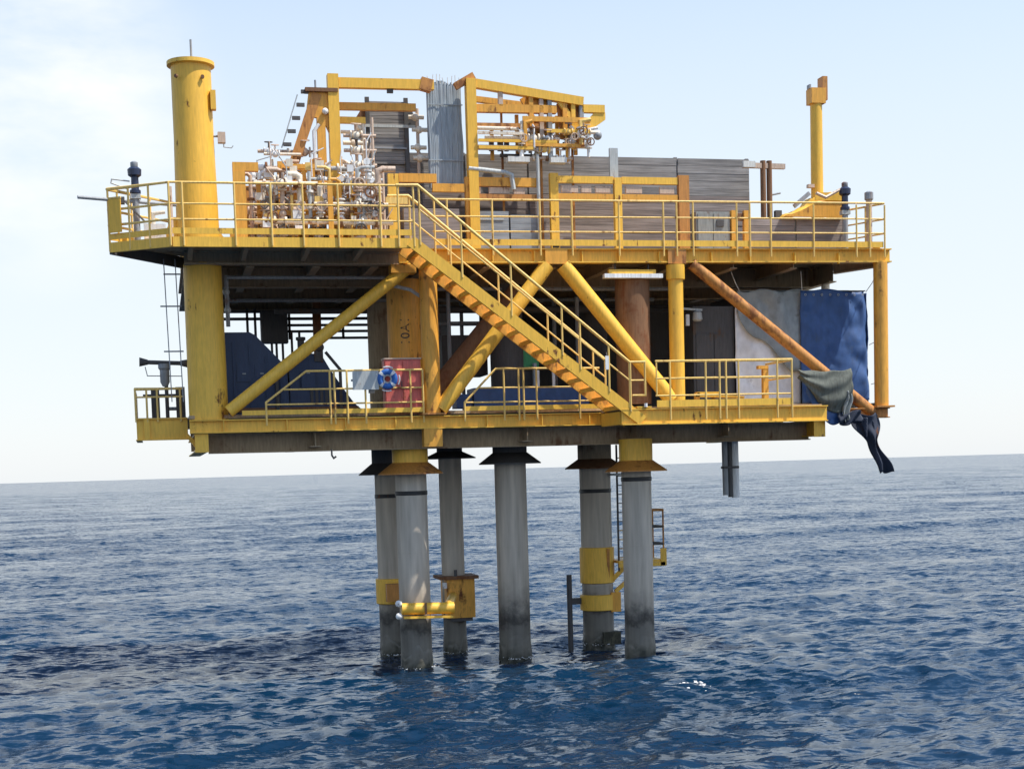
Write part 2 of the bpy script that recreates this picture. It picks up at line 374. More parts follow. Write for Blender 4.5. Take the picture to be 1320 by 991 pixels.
def noisy_ring(mb, x, y, r, z0, z1, seed, amp=.05):
    """lumpy crust of shells and weed that thins out upwards"""
    rn = random.Random(seed); n = 40; prof = 18; vs = []; fs = []
    ph = [rn.uniform(0, 6.28) for _ in range(4)]
    for i in range(prof):
        for k in range(n):
            a = 2*PI*k/n
            top = z1+.16*math.sin(2*a+ph[0])+.10*math.sin(5*a+ph[1])+.06*math.sin(9*a+ph[2])
            z = z0+(top-z0)*i/(prof-1); f = i/(prof-1)
            rr = r+amp*(1-f)**.7*rn.uniform(.2, 1.5)
            if i >= prof-2: rr = r-.012
            vs.append((x+rr*math.cos(a), y+rr*math.sin(a), z))
    for i in range(prof-1):
        for k in range(n): fs.append((i*n+k, i*n+(k+1) % n, (i+1)*n+(k+1) % n, (i+1)*n+k))
    mb._add(vs, fs)
PG = 'steel piles standing in the sea'
def pile(label, x, y, r, ctop, cbot, cr_, sleeve_mat, band_z, colr=None, colmat=None, text=None, growth=1.2):
    t = thing('steel_pile', label, 'pile', (x, y, 0), PG)
    shaft = MB().lathe((x, y, 0), [(r, -3), (r, cbot+.15)], 40)
    for z in (1.9, 3.4): shaft.lathe((x, y, 0), [(r+.006, z-.02), (r+.008, z), (r+.006, z+.02)], 40)   # weld seams
    part(shaft, 'shaft', m_pile, t)
    if band_z: part(MB().lathe((x, y, 0), [(r+.01, band_z-.06), (r+.018, band_z-.05), (r+.018, band_z+.05), (r+.01, band_z+.06)], 40), 'dark_band', m_black, t)
    part(MB().lathe((x, y, 0), [(cr_, ctop), (cr_, 6.5)], 40), 'sleeve', sleeve_mat, t)
    part(MB().lathe((x, y, 0), [(r+.02, cbot+.02), (cr_+.42, cbot), (cr_+.42, cbot+.03), (cr_+.01, ctop+.02)], 40), 'skirt', m_rusty if sleeve_mat is m_yel else m_rustbrown if sleeve_mat is not m_dark else m_dark, t)
    g = MB(); noisy_ring(g, x, y, r, -.7, growth*.5, hash((round(x*10), round(y*10))) % 999); part(g, 'marine_growth', m_pile, t)
    if colr:
        c = MB().lathe((x, y, 0), [(colr, 7.5), (colr, 11.2)], 40); co = part(c, 'upper_column', colmat, t)
        if text: letters(text, .36, x, y, colr, rad(-100), 9.72, co)
    return t
p_fl = pile('front pile at the left under the deck, with black letters on its yellow upper column', -2.57, 1.5, .455, 5.98, 5.66, .52, m_yel, 5.12, .52, m_orange, '10A1', 1.25)
p_fr = pile('front pile at the right under the deck, its lower end stained dark', 3.96, .5, .435, 5.85, 5.55, .49, m_yel, 5.33, .5, m_rustbrown, None, 1.45)  # upper column: the shade it stands in is put into its dark brown
p_m = pile('dark brown middle pile standing alone between the left and right pairs', .66, 2.6, .48, 6.2, 5.88, .52, m_dark, 0, .5, m_dark, None, 1.4)
p_rl = pile('rear pile hidden half behind the front left pile, wearing a yellow clamp', -2.66, 5.1, .45, 6.0, 5.66, .52, m_dark, 5.0, .5, m_under, None, 1.1)
p_rm = pile('thin rear pile carrying a yellow box just above the waves', -.80, 4.6, .36, 6.3, 6.1, .4, m_dark, 0, None, None, None, 1.0)
p_rr = pile('rear pile at the right, with yellow sleeve and ladder', 3.98, 4.8, .5, 5.95, 5.66, .54, m_under, 4.95, .5, m_dark, None, .9)

# fittings on the piles near the water
t = thing('pile_clamp', 'yellow ring clamp around the rear left pile just above the waves', 'clamp', (-2.66, 5.1, 1.7))
part(MB().lathe((-2.66, 5.1, 0), [(.5, 1.62), (.53, 1.64), (.53, 2.4), (.5, 2.42)], 32), 'ring', m_yel, t)
part(MB().box(-3.0, -2.45, 4.1, 4.35, 1.75, 2.3), 'lug', m_rusty, t)
t = thing('boat_bumper', 'horizontal yellow bumper pipe strapped across the front left pile', 'bumper', (-2.5, .85, 1.8))
part(MB().tube((-3.08, .85, 1.82), (-1.55, .85, 1.78), .17, 20), 'pipe', m_yelc, t)
part(MB().bar((-3.03, .83, 1.58), (-1.6, .83, 1.54), .3, .06), 'lower_flange', m_yel, t)
for z in (1.98, 1.62): part(MB().ball((-3.16, .8, z), .1, 10), 'knob', m_white, t)
part(MB().bar((-2.4, .67, 1.66), (-2.4, .67, 1.98), .06, .03), 'strap', m_rustbrown, t)
part(MB().tube((-1.7, .9, 1.85), (-.95, 4.0, 1.85), .13, 14), 'arm', m_yel, t)
t = thing('valve_box', 'yellow steel box bolted around the thin rear pile', 'box', (-.65, 4.55, 1.2))
part(MB().box(-1.13, -.24, 4.05, 5.05, 1.15, 2.36), 'housing', m_orange, t)
part(MB().box(-1.35, -.12, 3.95, 5.15, 2.363, 2.46), 'lid', m_rustbrown, t)
part(MB().box(-1.0, -.32, 4.1, 5.0, 1.04, 1.147), 'base_plate', m_dark, t)
part(MB().tube((-1.2, 4.0, 2.1), (-1.2, 4.0, 2.28), .07, 10), 'cap', m_white, t)
part(MB().tube((-.85, 4.0, 2.46), (-.85, 4.0, 2.66), .05, 10), 'stub', m_dark, t)
t = thing('pile_sleeve', 'long yellow sleeve with a lower ring on the rear right pile', 'sleeve', (3.98, 4.8, 1.1))
part(MB().lathe((3.98, 4.8, 0), [(.52, 1.98), (.56, 2.0), (.56, 3.12), (.52, 3.14)], 36), 'upper_sleeve', m_yel, t)
part(MB().lathe((3.98, 4.8, 0), [(.52, 1.1), (.58, 1.12), (.58, 1.6), (.52, 1.62)], 36), 'lower_ring', m_yel, t)
part(MB().box(4.3, 4.62, 4.35, 4.75, 1.05, 1.68), 'lug', m_orange, t)
part(MB().bar((4.2, 4.35, 2.0), (4.2, 4.25, 3.1), .09, .06), 'rib', m_rusty, t)
part(MB().bar((4.42, 4.5, 2.1), (5.0, 4.2, 2.75), .14, .14), 'brace', m_yel, t)
part(MB().bar((3.5, 4.8, 1.42), (3.05, 4.8, 1.42), .14, .2), 'arm', m_dark, t)
part(MB().box(3.96, 4.55, 4.2, 4.6, .02, .42), 'fender', m_growth, t)
tag(MB().tube((3.03, 4.8, -1.2), (3.03, 4.8, 2.28), .085, 14).build('guide_rod', m_dark, None, None, (3.03, 4.8, 0)), 'slim upright rod in the water left of the yellow sleeved pile', 'rod')
t = thing('access_ladder', 'dark ladder hanging between the two right piles', 'ladder', (4.7, 4.3, 2.3))
for x in (4.58, 4.86): part(MB().tube((x, 4.35, 2.35), (x, 4.35, 6.4), .035, 8), 'rail', m_dark, t)
for k in range(13): part(MB().tube((4.58, 4.35, 2.5+k*.29), (4.86, 4.35, 2.5+k*.29), .018, 6), 'rung', m_yel if k < 5 else m_dark, t)
part(MB().box(4.35, 4.95, 4.25, 4.45, 5.42, 5.5), 'top_bracket', m_lgrey, t)
t = thing('access_platform', 'small railed yellow access platform half hidden behind the front right pile', 'platform', (5.3, 4.6, 2.6))
part(MB().box(4.5, 6.05, 4.1, 5.2, 2.62, 2.70), 'floor_plate', m_yel, t)
part(MB().bar((4.5, 4.1, 2.55), (6.05, 4.1, 2.55), .08, .13), 'edge_beam', m_yel, t)
part(MB().bar((4.45, 4.4, 1.7), (5.5, 4.4, 2.55), .12, .12), 'brace', m_yel, t)
for z in (4.28, 3.75, 3.2): part(MB().path([(4.95, 4.12, z), (6.02, 4.12, z), (6.02, 5.15, z)], .03, 8), 'hand_rail', m_rusty if z > 4 else m_dark, t)
for x, y in ((5.0, 4.12), (5.5, 4.12), (6.02, 4.12), (6.02, 5.15)): part(MB().tube((x, y, 2.7), (x, y, 4.28), .03, 8), 'post', m_rusty, t)
part(MB().box(5.9, 6.1, 4.06, 4.1, 2.5, 3.05), 'rubbing_plate', m_yel, t)

# ------------------------------------------------------------------ lower deck
Z0 = 7.5
t_low = thing('lower_deck', 'lower yellow deck of the platform sitting on the piles', 'deck', (0, 0, 7.3))
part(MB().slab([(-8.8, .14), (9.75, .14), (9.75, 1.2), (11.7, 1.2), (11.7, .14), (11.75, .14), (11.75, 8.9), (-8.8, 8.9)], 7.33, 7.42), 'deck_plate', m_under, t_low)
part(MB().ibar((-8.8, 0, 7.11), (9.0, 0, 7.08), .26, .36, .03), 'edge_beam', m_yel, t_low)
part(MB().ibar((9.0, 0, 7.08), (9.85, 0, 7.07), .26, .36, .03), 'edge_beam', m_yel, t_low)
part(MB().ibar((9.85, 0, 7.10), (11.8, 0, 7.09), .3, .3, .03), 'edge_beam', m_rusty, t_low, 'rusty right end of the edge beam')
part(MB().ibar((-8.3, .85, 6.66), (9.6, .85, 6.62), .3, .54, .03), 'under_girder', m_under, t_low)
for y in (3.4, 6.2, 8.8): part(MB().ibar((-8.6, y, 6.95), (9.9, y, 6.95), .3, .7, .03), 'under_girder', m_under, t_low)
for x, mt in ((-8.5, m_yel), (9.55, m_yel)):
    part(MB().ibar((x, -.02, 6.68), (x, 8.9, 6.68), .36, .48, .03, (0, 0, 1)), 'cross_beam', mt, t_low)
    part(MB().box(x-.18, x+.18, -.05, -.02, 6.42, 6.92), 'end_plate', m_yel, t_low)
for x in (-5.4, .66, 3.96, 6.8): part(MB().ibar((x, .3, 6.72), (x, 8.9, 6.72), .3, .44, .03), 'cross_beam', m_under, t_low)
part(MB().box(-2.42, -1.9, -.12, .25, 6.42, 6.93), 'post_stub', m_orange, t_low)
for x in (-7.9, -6.2, -4.6, -3.2, -.6, 1.0, 2.4, 9.3):
    part(MB().box(x-.015, x+.015, -.125, -.02, 6.95, 7.26), 'stiffener', m_yel, t_low)
part(MB().path([(-5.0, .0, 6.42), (-5.0, .0, 6.25), (-4.95, .0, 6.17), (-4.88, .0, 6.22)], .025, 8), 'hook', m_dark, t_low)
# landing at the foot of the stair
t = thing('stair_landing', 'narrow yellow landing in front of the lower deck at the foot of the stair', 'landing', (5.5, -1, 7.3))
part(MB().slab([(2.75, -1.9), (8.75, -1.9), (8.75, -.135), (2.75, -.135)], 7.25, 7.31), 'deck_plate', m_under, t)
part(MB().ibar((2.75, -2, 7.06), (8.85, -2, 7.05), .2, .44, .03), 'edge_beam', m_yel, t)
part(MB().bar((2.8, -1.9, 7.04), (2.8, -.14, 7.04), .12, .36), 'end_beam', m_yel, t)
part(MB().bar((8.8, -1.9, 7.04), (8.8, -.14, 7.04), .1, .36), 'end_beam', m_yel, t)
# small platform at the left end
t = thing('side_platform', 'small yellow side platform sticking out left of the lower deck', 'platform', (-9.5, 2, 7.3))
part(MB().slab([(-10.15, 1.1), (-8.82, 1.1), (-8.82, 3.4), (-10.15, 3.4)], 7.36, 7.42), 'floor_plate', m_under, t)
part(MB().ibar((-10.2, 1.0, 7.1), (-8.83, 1.0, 7.1), .16, .6, .03), 'edge_beam', m_yel, t)
part(MB().ibar((-10.15, 1.0, 7.1), (-10.15, 3.4, 7.1), .16, .6, .03), 'edge_beam', m_yel, t)
part(MB().box(-10.0, -9.85, .93, 1.0, 6.83, 7.37), 'stiffener', m_yel, t)
part(MB().prism([(-8.83, 6.8), (-8.83, 6.95), (-8.4, 6.42), (-8.55, 6.42)], .6, 1.0), 'knee_bracket', m_yel, t)

# ------------------------------------------------------------------ upper deck
ZU = 12.0
t_up = thing('upper_deck', 'upper yellow deck of the platform with a chamfered left wing', 'deck', (0, 0, 11.8))
outline = [(-8.9, -1.9), (-2.95, -1.9), (-2.95, .1), (11.7, .1), (10.72, 1.55), (10.72, 8.9), (-8.6, 8.9), (-8.6, 1.15), (-10.45, -.85)]
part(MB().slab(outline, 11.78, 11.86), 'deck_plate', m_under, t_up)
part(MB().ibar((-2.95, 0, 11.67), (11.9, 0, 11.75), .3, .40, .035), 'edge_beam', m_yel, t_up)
part(MB().ibar((-8.75, .02, 11.60), (-2.95, .02, 11.60), .3, .34, .035), 'edge_beam', m_under, t_up)  # same beam behind the overhang, whose shadow is put into the browner colour
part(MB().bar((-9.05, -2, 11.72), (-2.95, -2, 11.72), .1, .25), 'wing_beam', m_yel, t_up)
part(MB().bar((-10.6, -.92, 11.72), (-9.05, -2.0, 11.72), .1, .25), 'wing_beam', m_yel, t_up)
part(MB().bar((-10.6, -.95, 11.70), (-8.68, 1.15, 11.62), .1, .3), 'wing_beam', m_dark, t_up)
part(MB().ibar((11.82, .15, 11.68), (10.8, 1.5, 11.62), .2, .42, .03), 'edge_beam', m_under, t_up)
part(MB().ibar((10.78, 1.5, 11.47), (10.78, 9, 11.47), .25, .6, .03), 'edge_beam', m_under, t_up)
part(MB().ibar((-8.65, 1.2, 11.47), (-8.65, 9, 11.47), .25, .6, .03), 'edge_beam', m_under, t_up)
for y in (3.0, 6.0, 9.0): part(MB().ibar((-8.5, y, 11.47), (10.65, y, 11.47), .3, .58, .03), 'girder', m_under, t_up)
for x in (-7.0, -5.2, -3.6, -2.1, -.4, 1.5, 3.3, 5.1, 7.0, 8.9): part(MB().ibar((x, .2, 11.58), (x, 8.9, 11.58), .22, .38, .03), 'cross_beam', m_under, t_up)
for x in (-8.6, -7.2, -5.6, -4.2): part(MB().bar((x, -1.93, 11.70), (x, -.15, 11.62), .12, .22), 'wing_bracket', m_under, t_up)
for x in (-1.5, -.3, .9, 2.3, 3.4, 4.6, 6.2, 7.4, 8.8, 10.2):
    part(MB().box(x-.015, x+.015, -.145, -.02, 11.5, 11.82), 'stiffener', m_yel, t_up)
part(MB().box(1.2, 1.85, -.17, -.155, 11.46, 11.86), 'gusset', m_orange, t_up)
part(MB().box(4.85, 5.4, -.17, -.155, 11.48, 11.88), 'gusset', m_rusty, t_up)
part(MB().box(1.42, 1.62, -.185, -.172, 11.9, 12.1), 'pad_eye', m_black, t_up)
part(MB().box(-3.2, -2.5, -.2, .25, 11.2, 11.43), 'gusset', m_orange, t_up)

# ------------------------------------------------------------------ posts and braces between the decks
PO = 'posts between the two decks'
def post(label, x, y, r, z0, z1, mat, collar=True, foot=True):
    t = thing('support_post', label, 'post', (x, y, z0), PO)
    part(MB().lathe((x, y, 0), [(r, z0), (r, z1)], 28), 'shaft', mat, t)
    if collar: part(MB().lathe((x, y, 0), [(r+.05, z1-.42), (r+.055, z1-.4), (r+.055, z1-.002)], 28), 'collar', mat, t)
    if foot: part(MB().box(x-r-.08, x+r+.08, y-r-.08, y+r+.08, z0-.02, z0+.03), 'foot_plate', m_rusty, t)
    return t
post('orange brown post directly left of the stair foot braces', -2.15, 0, .25, 7.32, 11.4, m_orange, False)
post('yellow post with a collar right of the stair', 5.12, 0, .215, 7.3, 11.46, m_yelc)
post('orange brown corner post at the far right end of the decks', 11.6, 0, .21, 7.27, 11.55, m_orange, False)  # shade on the post's left side is put into the orange paint
BR = 'tubular braces between the two decks'
def brace(label, p, q, r, mat):
    o = MB().tube(p, q, r, 24).build('diagonal_brace', mat, None, None, p); tag(o, label, 'brace', BR)
brace('long yellow brace rising right from the foot of the big left column', (-7.75, 0, 7.5), (-2.62, 0, 11.42), .17, m_yel)
brace('thick yellow brace rising right behind the stair from the orange post', (-1.92, 0.0, 7.45), (1.30, 0, 11.45), .21, m_yel)
brace('yellow brace falling right from the middle joint to the yellow post foot', (1.75, 0, 11.45), (4.92, 0, 7.6), .22, m_yel)
brace('rusty orange brace falling right across the tarpaulins', (5.62, 0, 11.5), (11.3, 0, 7.1), .17, m_rusty)
brace('dark brown brace in the shade behind the thick yellow one', (-1.9, 1.6, 7.9), (.75, 1.6, 10.9), .26, m_rustbrown)

# ------------------------------------------------------------------ big crane pedestal column
t = thing('pedestal_column', 'tall thick yellow pedestal column at the left end', 'column', (-8.33, .5, 6.95))
part(MB().lathe((-8.26, .5, 0), [(.53, 7.3), (.51, 11.5)], 48), 'lower_shell', m_yel, t)
part(MB().lathe((-8.33, .5, 0), [(.57, 11.87), (.56, 13.2), (.53, 14.8), (.53, 16.75)], 48), 'upper_shell', m_yelc, t)
part(MB().lathe((-8.33, .5, 0), [(.53, 16.72), (.63, 16.74), (.63, 16.84), (.5, 16.86)], 48), 'top_flange', m_yel, t)
part(MB().tube((-8.3, .5, 16.86), (-8.3, .5, 17.45), .03, 8), 'antenna', m_grey, t)
part(MB().box(-7.86, -7.72, .1, .35, 15.55, 16.05), 'side_bracket', m_yelc, t)
part(MB().tube((-8.05, .02, 16.35), (-8.05, -.06, 16.35), .05, 10), 'bolt', m_rustbrown, t)
part(MB().tube((-8.72, .0, 16.35), (-8.76, -.04, 16.35), .05, 10), 'bolt', m_rustbrown, t)
for dx in (-.62, -.85):
    pass
part(MB().prism([(-8.9, 11.87), (-9.35, 11.87), (-9.35, 12.05), (-9.0, 12.75), (-8.86, 12.75)], .45, .5), 'gusset', m_yel, t)
part(MB().prism([(-7.75, 11.87), (-7.5, 11.87), (-7.5, 12.0), (-7.77, 12.4)], .45, .5), 'gusset', m_yel, t)
t = thing('flood_light', 'small grey flood light on the right side of the tall yellow column', 'lamp', (-7.6, .4, 14.8))
part(MB().box(-7.70, -7.50, .3, .5, 14.72, 15.0), 'housing', m_pink, t)
part(MB().tube((-7.82, .4, 14.9), (-7.7, .4, 14.9), .03, 8), 'arm', m_grey, t)
part(MB().path([(-7.55, .4, 14.72), (-7.55, .4, 14.62), (-7.35, .4, 14.6), (-7.3, .4, 14.66)], .015, 6), 'cable', m_lgrey, t)

# ------------------------------------------------------------------ railings
RG = 'yellow guard railings'
def railing(label, rails, posts, toes=(), mat=None, pr=.028, rr=.024, toe_t=.02):
    """rails: polylines; posts: (x, y, z0, z1); toes: (p, q, height)"""
    mat = mat or m_rail
    p0 = posts[0]
    t = thing('guard_railing', label, 'railing', (p0[0], p0[1], p0[2]), RG)
    for i, pl in enumerate(rails):
        part(MB().path(pl, rr if i else rr*1.25, 8), 'top_rail' if i == 0 else 'mid_rail', mat, t)
    for x, y, a, b in posts: part(MB().tube((x, y, a), (x, y, b), pr, 8), 'post', mat, t)
    for p, q, h in toes:
        part(MB().bar(p, q, toe_t, h), 'toe_board', m_yel, t)
    return t
yv = -2.06
railing('railing along the front of the upper left overhang', [[(-9.1, yv, z), (-2.85, yv, z)] for z in (13.2, 12.67, 12.28)],
        [(x, yv-.02, 11.62, 13.2) for x in (-9.1, -8.77, -7.47, -6.55, -5.74, -4.83, -3.73, -3.26, -2.85)], [((-9.05, yv, 11.99), (-2.9, yv, 11.99), .15)])
A, B_, C_ = (-9.1, -2.02), (-10.62, -.95), (-8.7, 1.15)
railing('railing around the chamfered left tip of the upper deck', [[(*A, z), (*B_, z), (*C_, z)] for z in (13.2, 12.67, 12.28)],
        [(A[0]+(B_[0]-A[0])*f, A[1]+(B_[1]-A[1])*f, 11.62, 13.2) for f in (.33, .66, 1)]+[(B_[0]+(C_[0]-B_[0])*f, B_[1]+(C_[1]-B_[1])*f, 11.62, 13.2) for f in (.12, .3, .55, .8)],
        [((*A, 11.99), (*B_, 11.99), .15), ((*B_, 11.99), (*C_, 11.99), .15)])
yr = -.2
xs = (-1.95, -1.59, -.31, 1.06, 1.99, 3.38, 4.71, 5.11, 5.61, 6.95, 7.36, 8.01, 9.36, 10.73, 11.16, 11.64)
railing('long railing along the front of the upper deck right of the stair', [[(-2.0, yr, 13.2), (11.64, yr, 13.26)], [(-2.0, yr, 12.74), (11.64, yr, 12.8)], [(-2.0, yr, 12.33), (11.64, yr, 12.38)]],
        [(x, yr-.02, 11.68, 13.2) for x in xs], [((-1.95, yr, 12.04), (11.6, yr, 12.05), .17)])
railing('short railing closing the right end of the upper deck', [[(11.66, -.15, z), (10.78, 1.5, z), (10.78, 4.5, z)] for z in (13.26, 12.8, 12.38)],
        [(11.35, .43, 11.7, 13.26), (10.78, 1.5, 11.7, 13.26), (10.78, 3, 11.7, 13.26), (10.78, 4.5, 11.7, 13.26)], [((11.6, 0, 12.02), (10.78, 1.5, 12.02), .24)])
railing('railing along the back edge of the upper deck behind the pipework', [[(-8.65, 1.3, z), (-8.65, 8.95, z), (10.7, 8.95, z)] for z in (13.15, 12.65)],
        [(-8.65, y, 11.8, 13.15) for y in (2.8, 4.4, 6, 7.6, 8.95)]+[(x, 8.95, 11.8, 13.15) for x in np.arange(-7.0, 10.8, 1.6)])
yl = -.17
railing('lower deck railing with a sloping start left of the red cabinet', [[(-6.75, yl, 7.72), (-5.63, yl, 8.55), (-2.42, yl, 8.55)], [(-6.3, yl, 8.06), (-2.42, yl, 8.06)], [(-6.75, yl, 7.66), (-2.42, yl, 7.66)]],
        [(-6.75, yl, 7.1, 7.74)]+[(x, yl-.01, 7.1, 8.55) for x in (-5.0, -4.88, -4.53, -4.03, -2.77, -2.42)], [((-7.4, yl, 7.45), (-2.42, yl, 7.45), .13)])
railing('lower deck railing in the middle under the stair', [[(-1.25, yl, 7.62), (-.33, yl, 8.55), (2.7, yl, 8.53)], [(-.8, yl, 8.02), (2.7, yl, 8.01)], [(-1.25, yl, 7.62), (2.7, yl, 7.61)]],
        [(-1.25, yl, 7.1, 7.64)]+[(x, yl-.01, 7.1, 8.54) for x in (-.11, .32, .46, .84, 2.1)], [((-1.25, yl, 7.45), (2.75, yl, 7.45), .13)])
ye = -2.11
railing('bright railing along the stair landing at the right', [[(3.72, ye, z), (7.75, ye, z), (7.75, -.3, z)] for z in (8.56, 8.09)]+[[(3.72, ye, 7.62), (7.75, ye, 7.62)], [(3.75, ye, 7.62), (3.75, ye, 8.56)]],
        [(x, ye-.01, 6.95, 8.56) for x in (4.14, 5.18, 5.59, 5.78, 6.15, 7.31, 7.75)], [((3.75, ye, 7.40), (7.75, ye, 7.40), .19)])
railing('short railing loop at the foot of the stair', [[(2.98, -2.1, 8.55), (3.42, -2.1, 8.55), (3.42, -2.1, 7.64), (3.05, -2.1, 7.64)], [(3.0, -2.1, 8.05), (3.42, -2.1, 8.05)]], [(3.0, -2.1, 7.2, 8.55)])
t = railing('little railing with a solid yellow end around the left side platform', [[(-10.2, 3.3, 8.35), (-10.2, .95, 8.2), (-8.9, .95, 8.2)], [(-10.2, .95, 7.98), (-8.9, .95, 7.98)]],
        [(x, .95, 7.3, 8.2) for x in (-10.2, -9.9, -9.62, -9.0)])
part(MB().box(-10.22, -10.17, 1.0, 3.2, 7.42, 8.15), 'end_panel', m_yel, t)
t = thing('safety_board', 'narrow yellow board fixed to the left tip of the upper railing', 'board', (-10.45, -1.1, 12.3))
part(MB().bar((-10.60, -1.05, 12.5), (-10.30, -1.26, 12.5), .03, .85), 'panel', m_yelc, t)
part(MB().bar((-10.61, -1.05, 12.95), (-10.29, -1.27, 12.95), .045, .04), 'frame', m_rail, t)

# ------------------------------------------------------------------ staircase
t = thing('staircase', 'long yellow steel stair running down from the upper deck to the landing', 'stair', (0, -1.3, 7.2))
SL = (11.70-6.98)/(-2.85-3.3)
zs_ = lambda x: 11.70+SL*(x+2.85)
for y, mt in ((-2.06, m_yelc), (-.62, m_orange)):
    part(MB().bar((-2.95, y, zs_(-2.95)), (3.35, y, zs_(3.35)), .06, .30), 'stringer', mt, t)
for k in range(18):
    x = -2.70+k*.342
    b = MB().box(x-.115, x+.115, -2.025, -.66, zs_(x)-.045, zs_(x)-.005).box(x-.115, x-.095, -2.025, -.66, zs_(x)-.12, zs_(x)-.047)
    part(b, 'tread', m_yel if k % 3 else m_orange, t)
zr = lambda x: 13.21-.816*(x+2.73)
for y in (-2.09, -.6):
    e = 2.98 if y < -1 else 2.75
    part(MB().path([(-3.3, y, 13.2), (-2.73, y, zr(-2.73)), (e, y, zr(e))], .04, 10), 'handrail', m_rail, t)
    part(MB().path([(-2.73, y, zr(-2.73)-.6), (e, y, zr(e)-.5)], .024, 8), 'mid_rail', m_rail, t)
    for x in (-2.7, -1.6, -.28, 1.1, 1.6 if y < -1 else 2.0, 2.4, e):
        part(MB().tube((x, y, zs_(x)+.08), (x, y, zr(x)), .028, 8), 'post', m_rail, t)
part(MB().box(-3.35, -2.75, -.66, -.56, 12.98, 13.16), 'rail_plate', m_rail, t)
part(MB().box(3.18, 3.6, -2.09, -.6, 7.30, 7.34), 'foot_plate', m_yel, t)
part(MB().tube((3.42, -2.12, 7.32), (3.42, -2.12, 7.42), .05, 8), 'end_knob', m_white, t)
t = thing('hanging_tag', 'small white tag hanging on the lower end of the stair rail', 'tag', (2.35, -2.14, 8.5))
part(MB().box(2.28, 2.38, -2.16, -2.145, 8.35, 8.72), 'plate', m_white, t)
part(MB().tube((2.33, -2.15, 8.72), (2.33, -2.1, 8.82), .012, 6), 'loop', m_dark, t)

# ------------------------------------------------------------------ board walls on the upper deck
def board_wall(label, segs, y, z0, z1, rowh, mat, posts_at=(), cap=True, name='board_wall', row_mats=None, skip=None):
    t = thing(name, label, 'wall', (segs[0][0], y, z0))
    rows = max(1, round((z1-z0)/rowh)); h = (z1-z0)/rows
    for a, b in segs:
        for k in range(rows):
            if skip and skip(a, b, k): continue
            d = R.uniform(-.006, .006); e = R.uniform(0, .02)
            mt = row_mats(k, a) if row_mats else mat
            part(MB().box(a+.012+e, b-.012, y+d, y+.045+d, z0+k*h+.004, z0+(k+1)*h-.004), 'board', mt, t)
    part(MB().box(segs[0][0], segs[-1][1], y+.053, y+.065, z0, z1-.01), 'backing_sheet', m_wood, t)
    for x in posts_at: part(MB().box(x-.05, x+.05, y+.07, y+.17, z0-.05, z1+.04), 'stud', m_wood, t)
    return t
board_wall('long grey board wall standing along the middle of the upper deck', [(-3.35, -1.9), (-1.88, -.6), (-.58, 1.3), (1.32, 3.95), (3.97, 5.95), (5.97, 8.3)], 2.0, 12.02, 14.92, .225, m_wood,
           (-3.3, -1.9, -.6, 1.3, 3.95, 5.95, 8.25), row_mats=lambda k, a: m_wood if k > 7 else m_wood2)
board_wall('low pinkish grey board box at the right end of the upper deck', [(7.75, 9.3), (9.32, 11.05)], .95, 11.9, 12.98, .215, m_wood2, (7.8, 9.3, 11.0), name='board_box')
t = thing('louvre_screen', 'dark grey slatted screen raised on the pipe frame above the grey wall', 'screen', (-3.0, 1.9, 14.0))
for k in range(7): part(MB().bar((-3.36, 1.95, 15.68+k*.1), (-2.22, 1.95, 15.68+k*.1), .04, .09), 'slat', m_wood, t)
for k in range(10): part(MB().bar((-3.3, 1.95, 14.62+k*.102), (-2.28, 1.95, 14.62+k*.102), .04, .094), 'slat', m_wood, t)
part(MB().box(-3.3, -2.25, 1.985, 2.0, 14.55, 16.3), 'backing_sheet', m_dark, t)
for x in (-3.40, -2.28): part(MB().box(x-.06, x+.06, 1.84, 1.92, 13.9, 16.42), 'frame_post', m_dark, t)
part(MB().box(-3.75, -2.0, 1.80, 1.835, 15.57, 15.65), 'frame_rail', m_lgrey, t)
part(MB().box(-3.3, -2.3, 1.83, 1.90, 14.98, 15.02), 'frame_rail', m_grey, t)
part(MB().prism([(-3.85, 15.66), (-3.46, 15.66), (-3.46, 16.25)], 1.9, 1.96), 'side_brace', m_rustbrown, t)
part(MB().prism([(-2.21, 15.66), (-1.9, 15.66), (-2.21, 16.3)], 1.9, 1.96), 'side_brace', m_dark, t)
for z, x in ((15.85, -2.05), (15.5, -1.95), (15.0, -2.0), (14.7, -1.95)):
    part(MB().tube((x-.2, 1.7, z), (x+.25, 1.7, z), .06, 10).ball((x, 1.7, z), .11, 8), 'valve', m_cream, t)
part(MB().tube((-1.98, 1.75, 14.0), (-1.98, 1.75, 16.1), .05, 10), 'pipe', m_pink, t)
part(MB().tube((-3.62, 1.3, 12.0), (-3.62, 1.3, 15.6), .06, 10), 'pipe', m_cream, t)
part(MB().tube((-4.2, 1.3, 15.0), (-3.5, 1.3, 15.0), .06, 10).ball((-3.9, 1.3, 15.0), .11, 8), 'valve', m_cream, t)
part(MB().tube((-4.25, 1.3, 15.3), (-3.6, 1.3, 15.3), .05, 10).ball((-3.75, 1.3, 15.42), .1, 8), 'valve', m_cream, t)
t = thing('cable_bundle', 'thick bundle of pale grey cables hanging down in front of the grey wall', 'cables', (-1.2, 1.3, 13.9))
for k in range(21):
    x = -1.72+k*.046; dz = R.uniform(0, .18); zt = 16.78-.006*k+R.uniform(-.05, .07)
    y = 1.3+R.uniform(-.012, .012)
    part(MB().path([(x+R.uniform(-.02, .02), y+.03, zt), (x-.02+R.uniform(-.012, .012), y, 16.0), (x+.02+R.uniform(-.012, .012), y, 15.0), (x+R.uniform(-.015, .015), y+.02, 13.86-dz)], .034, 8), 'cable', m_cable, t)
part(MB().box(-1.76, -.76, 1.36, 1.42, 13.8, 16.7), 'backing_tray', m_cable, t)
for z in (14.55, 16.1): part(MB().box(-1.77, -.75, 1.235, 1.25, z, z+.03), 'tie', m_cable, t)
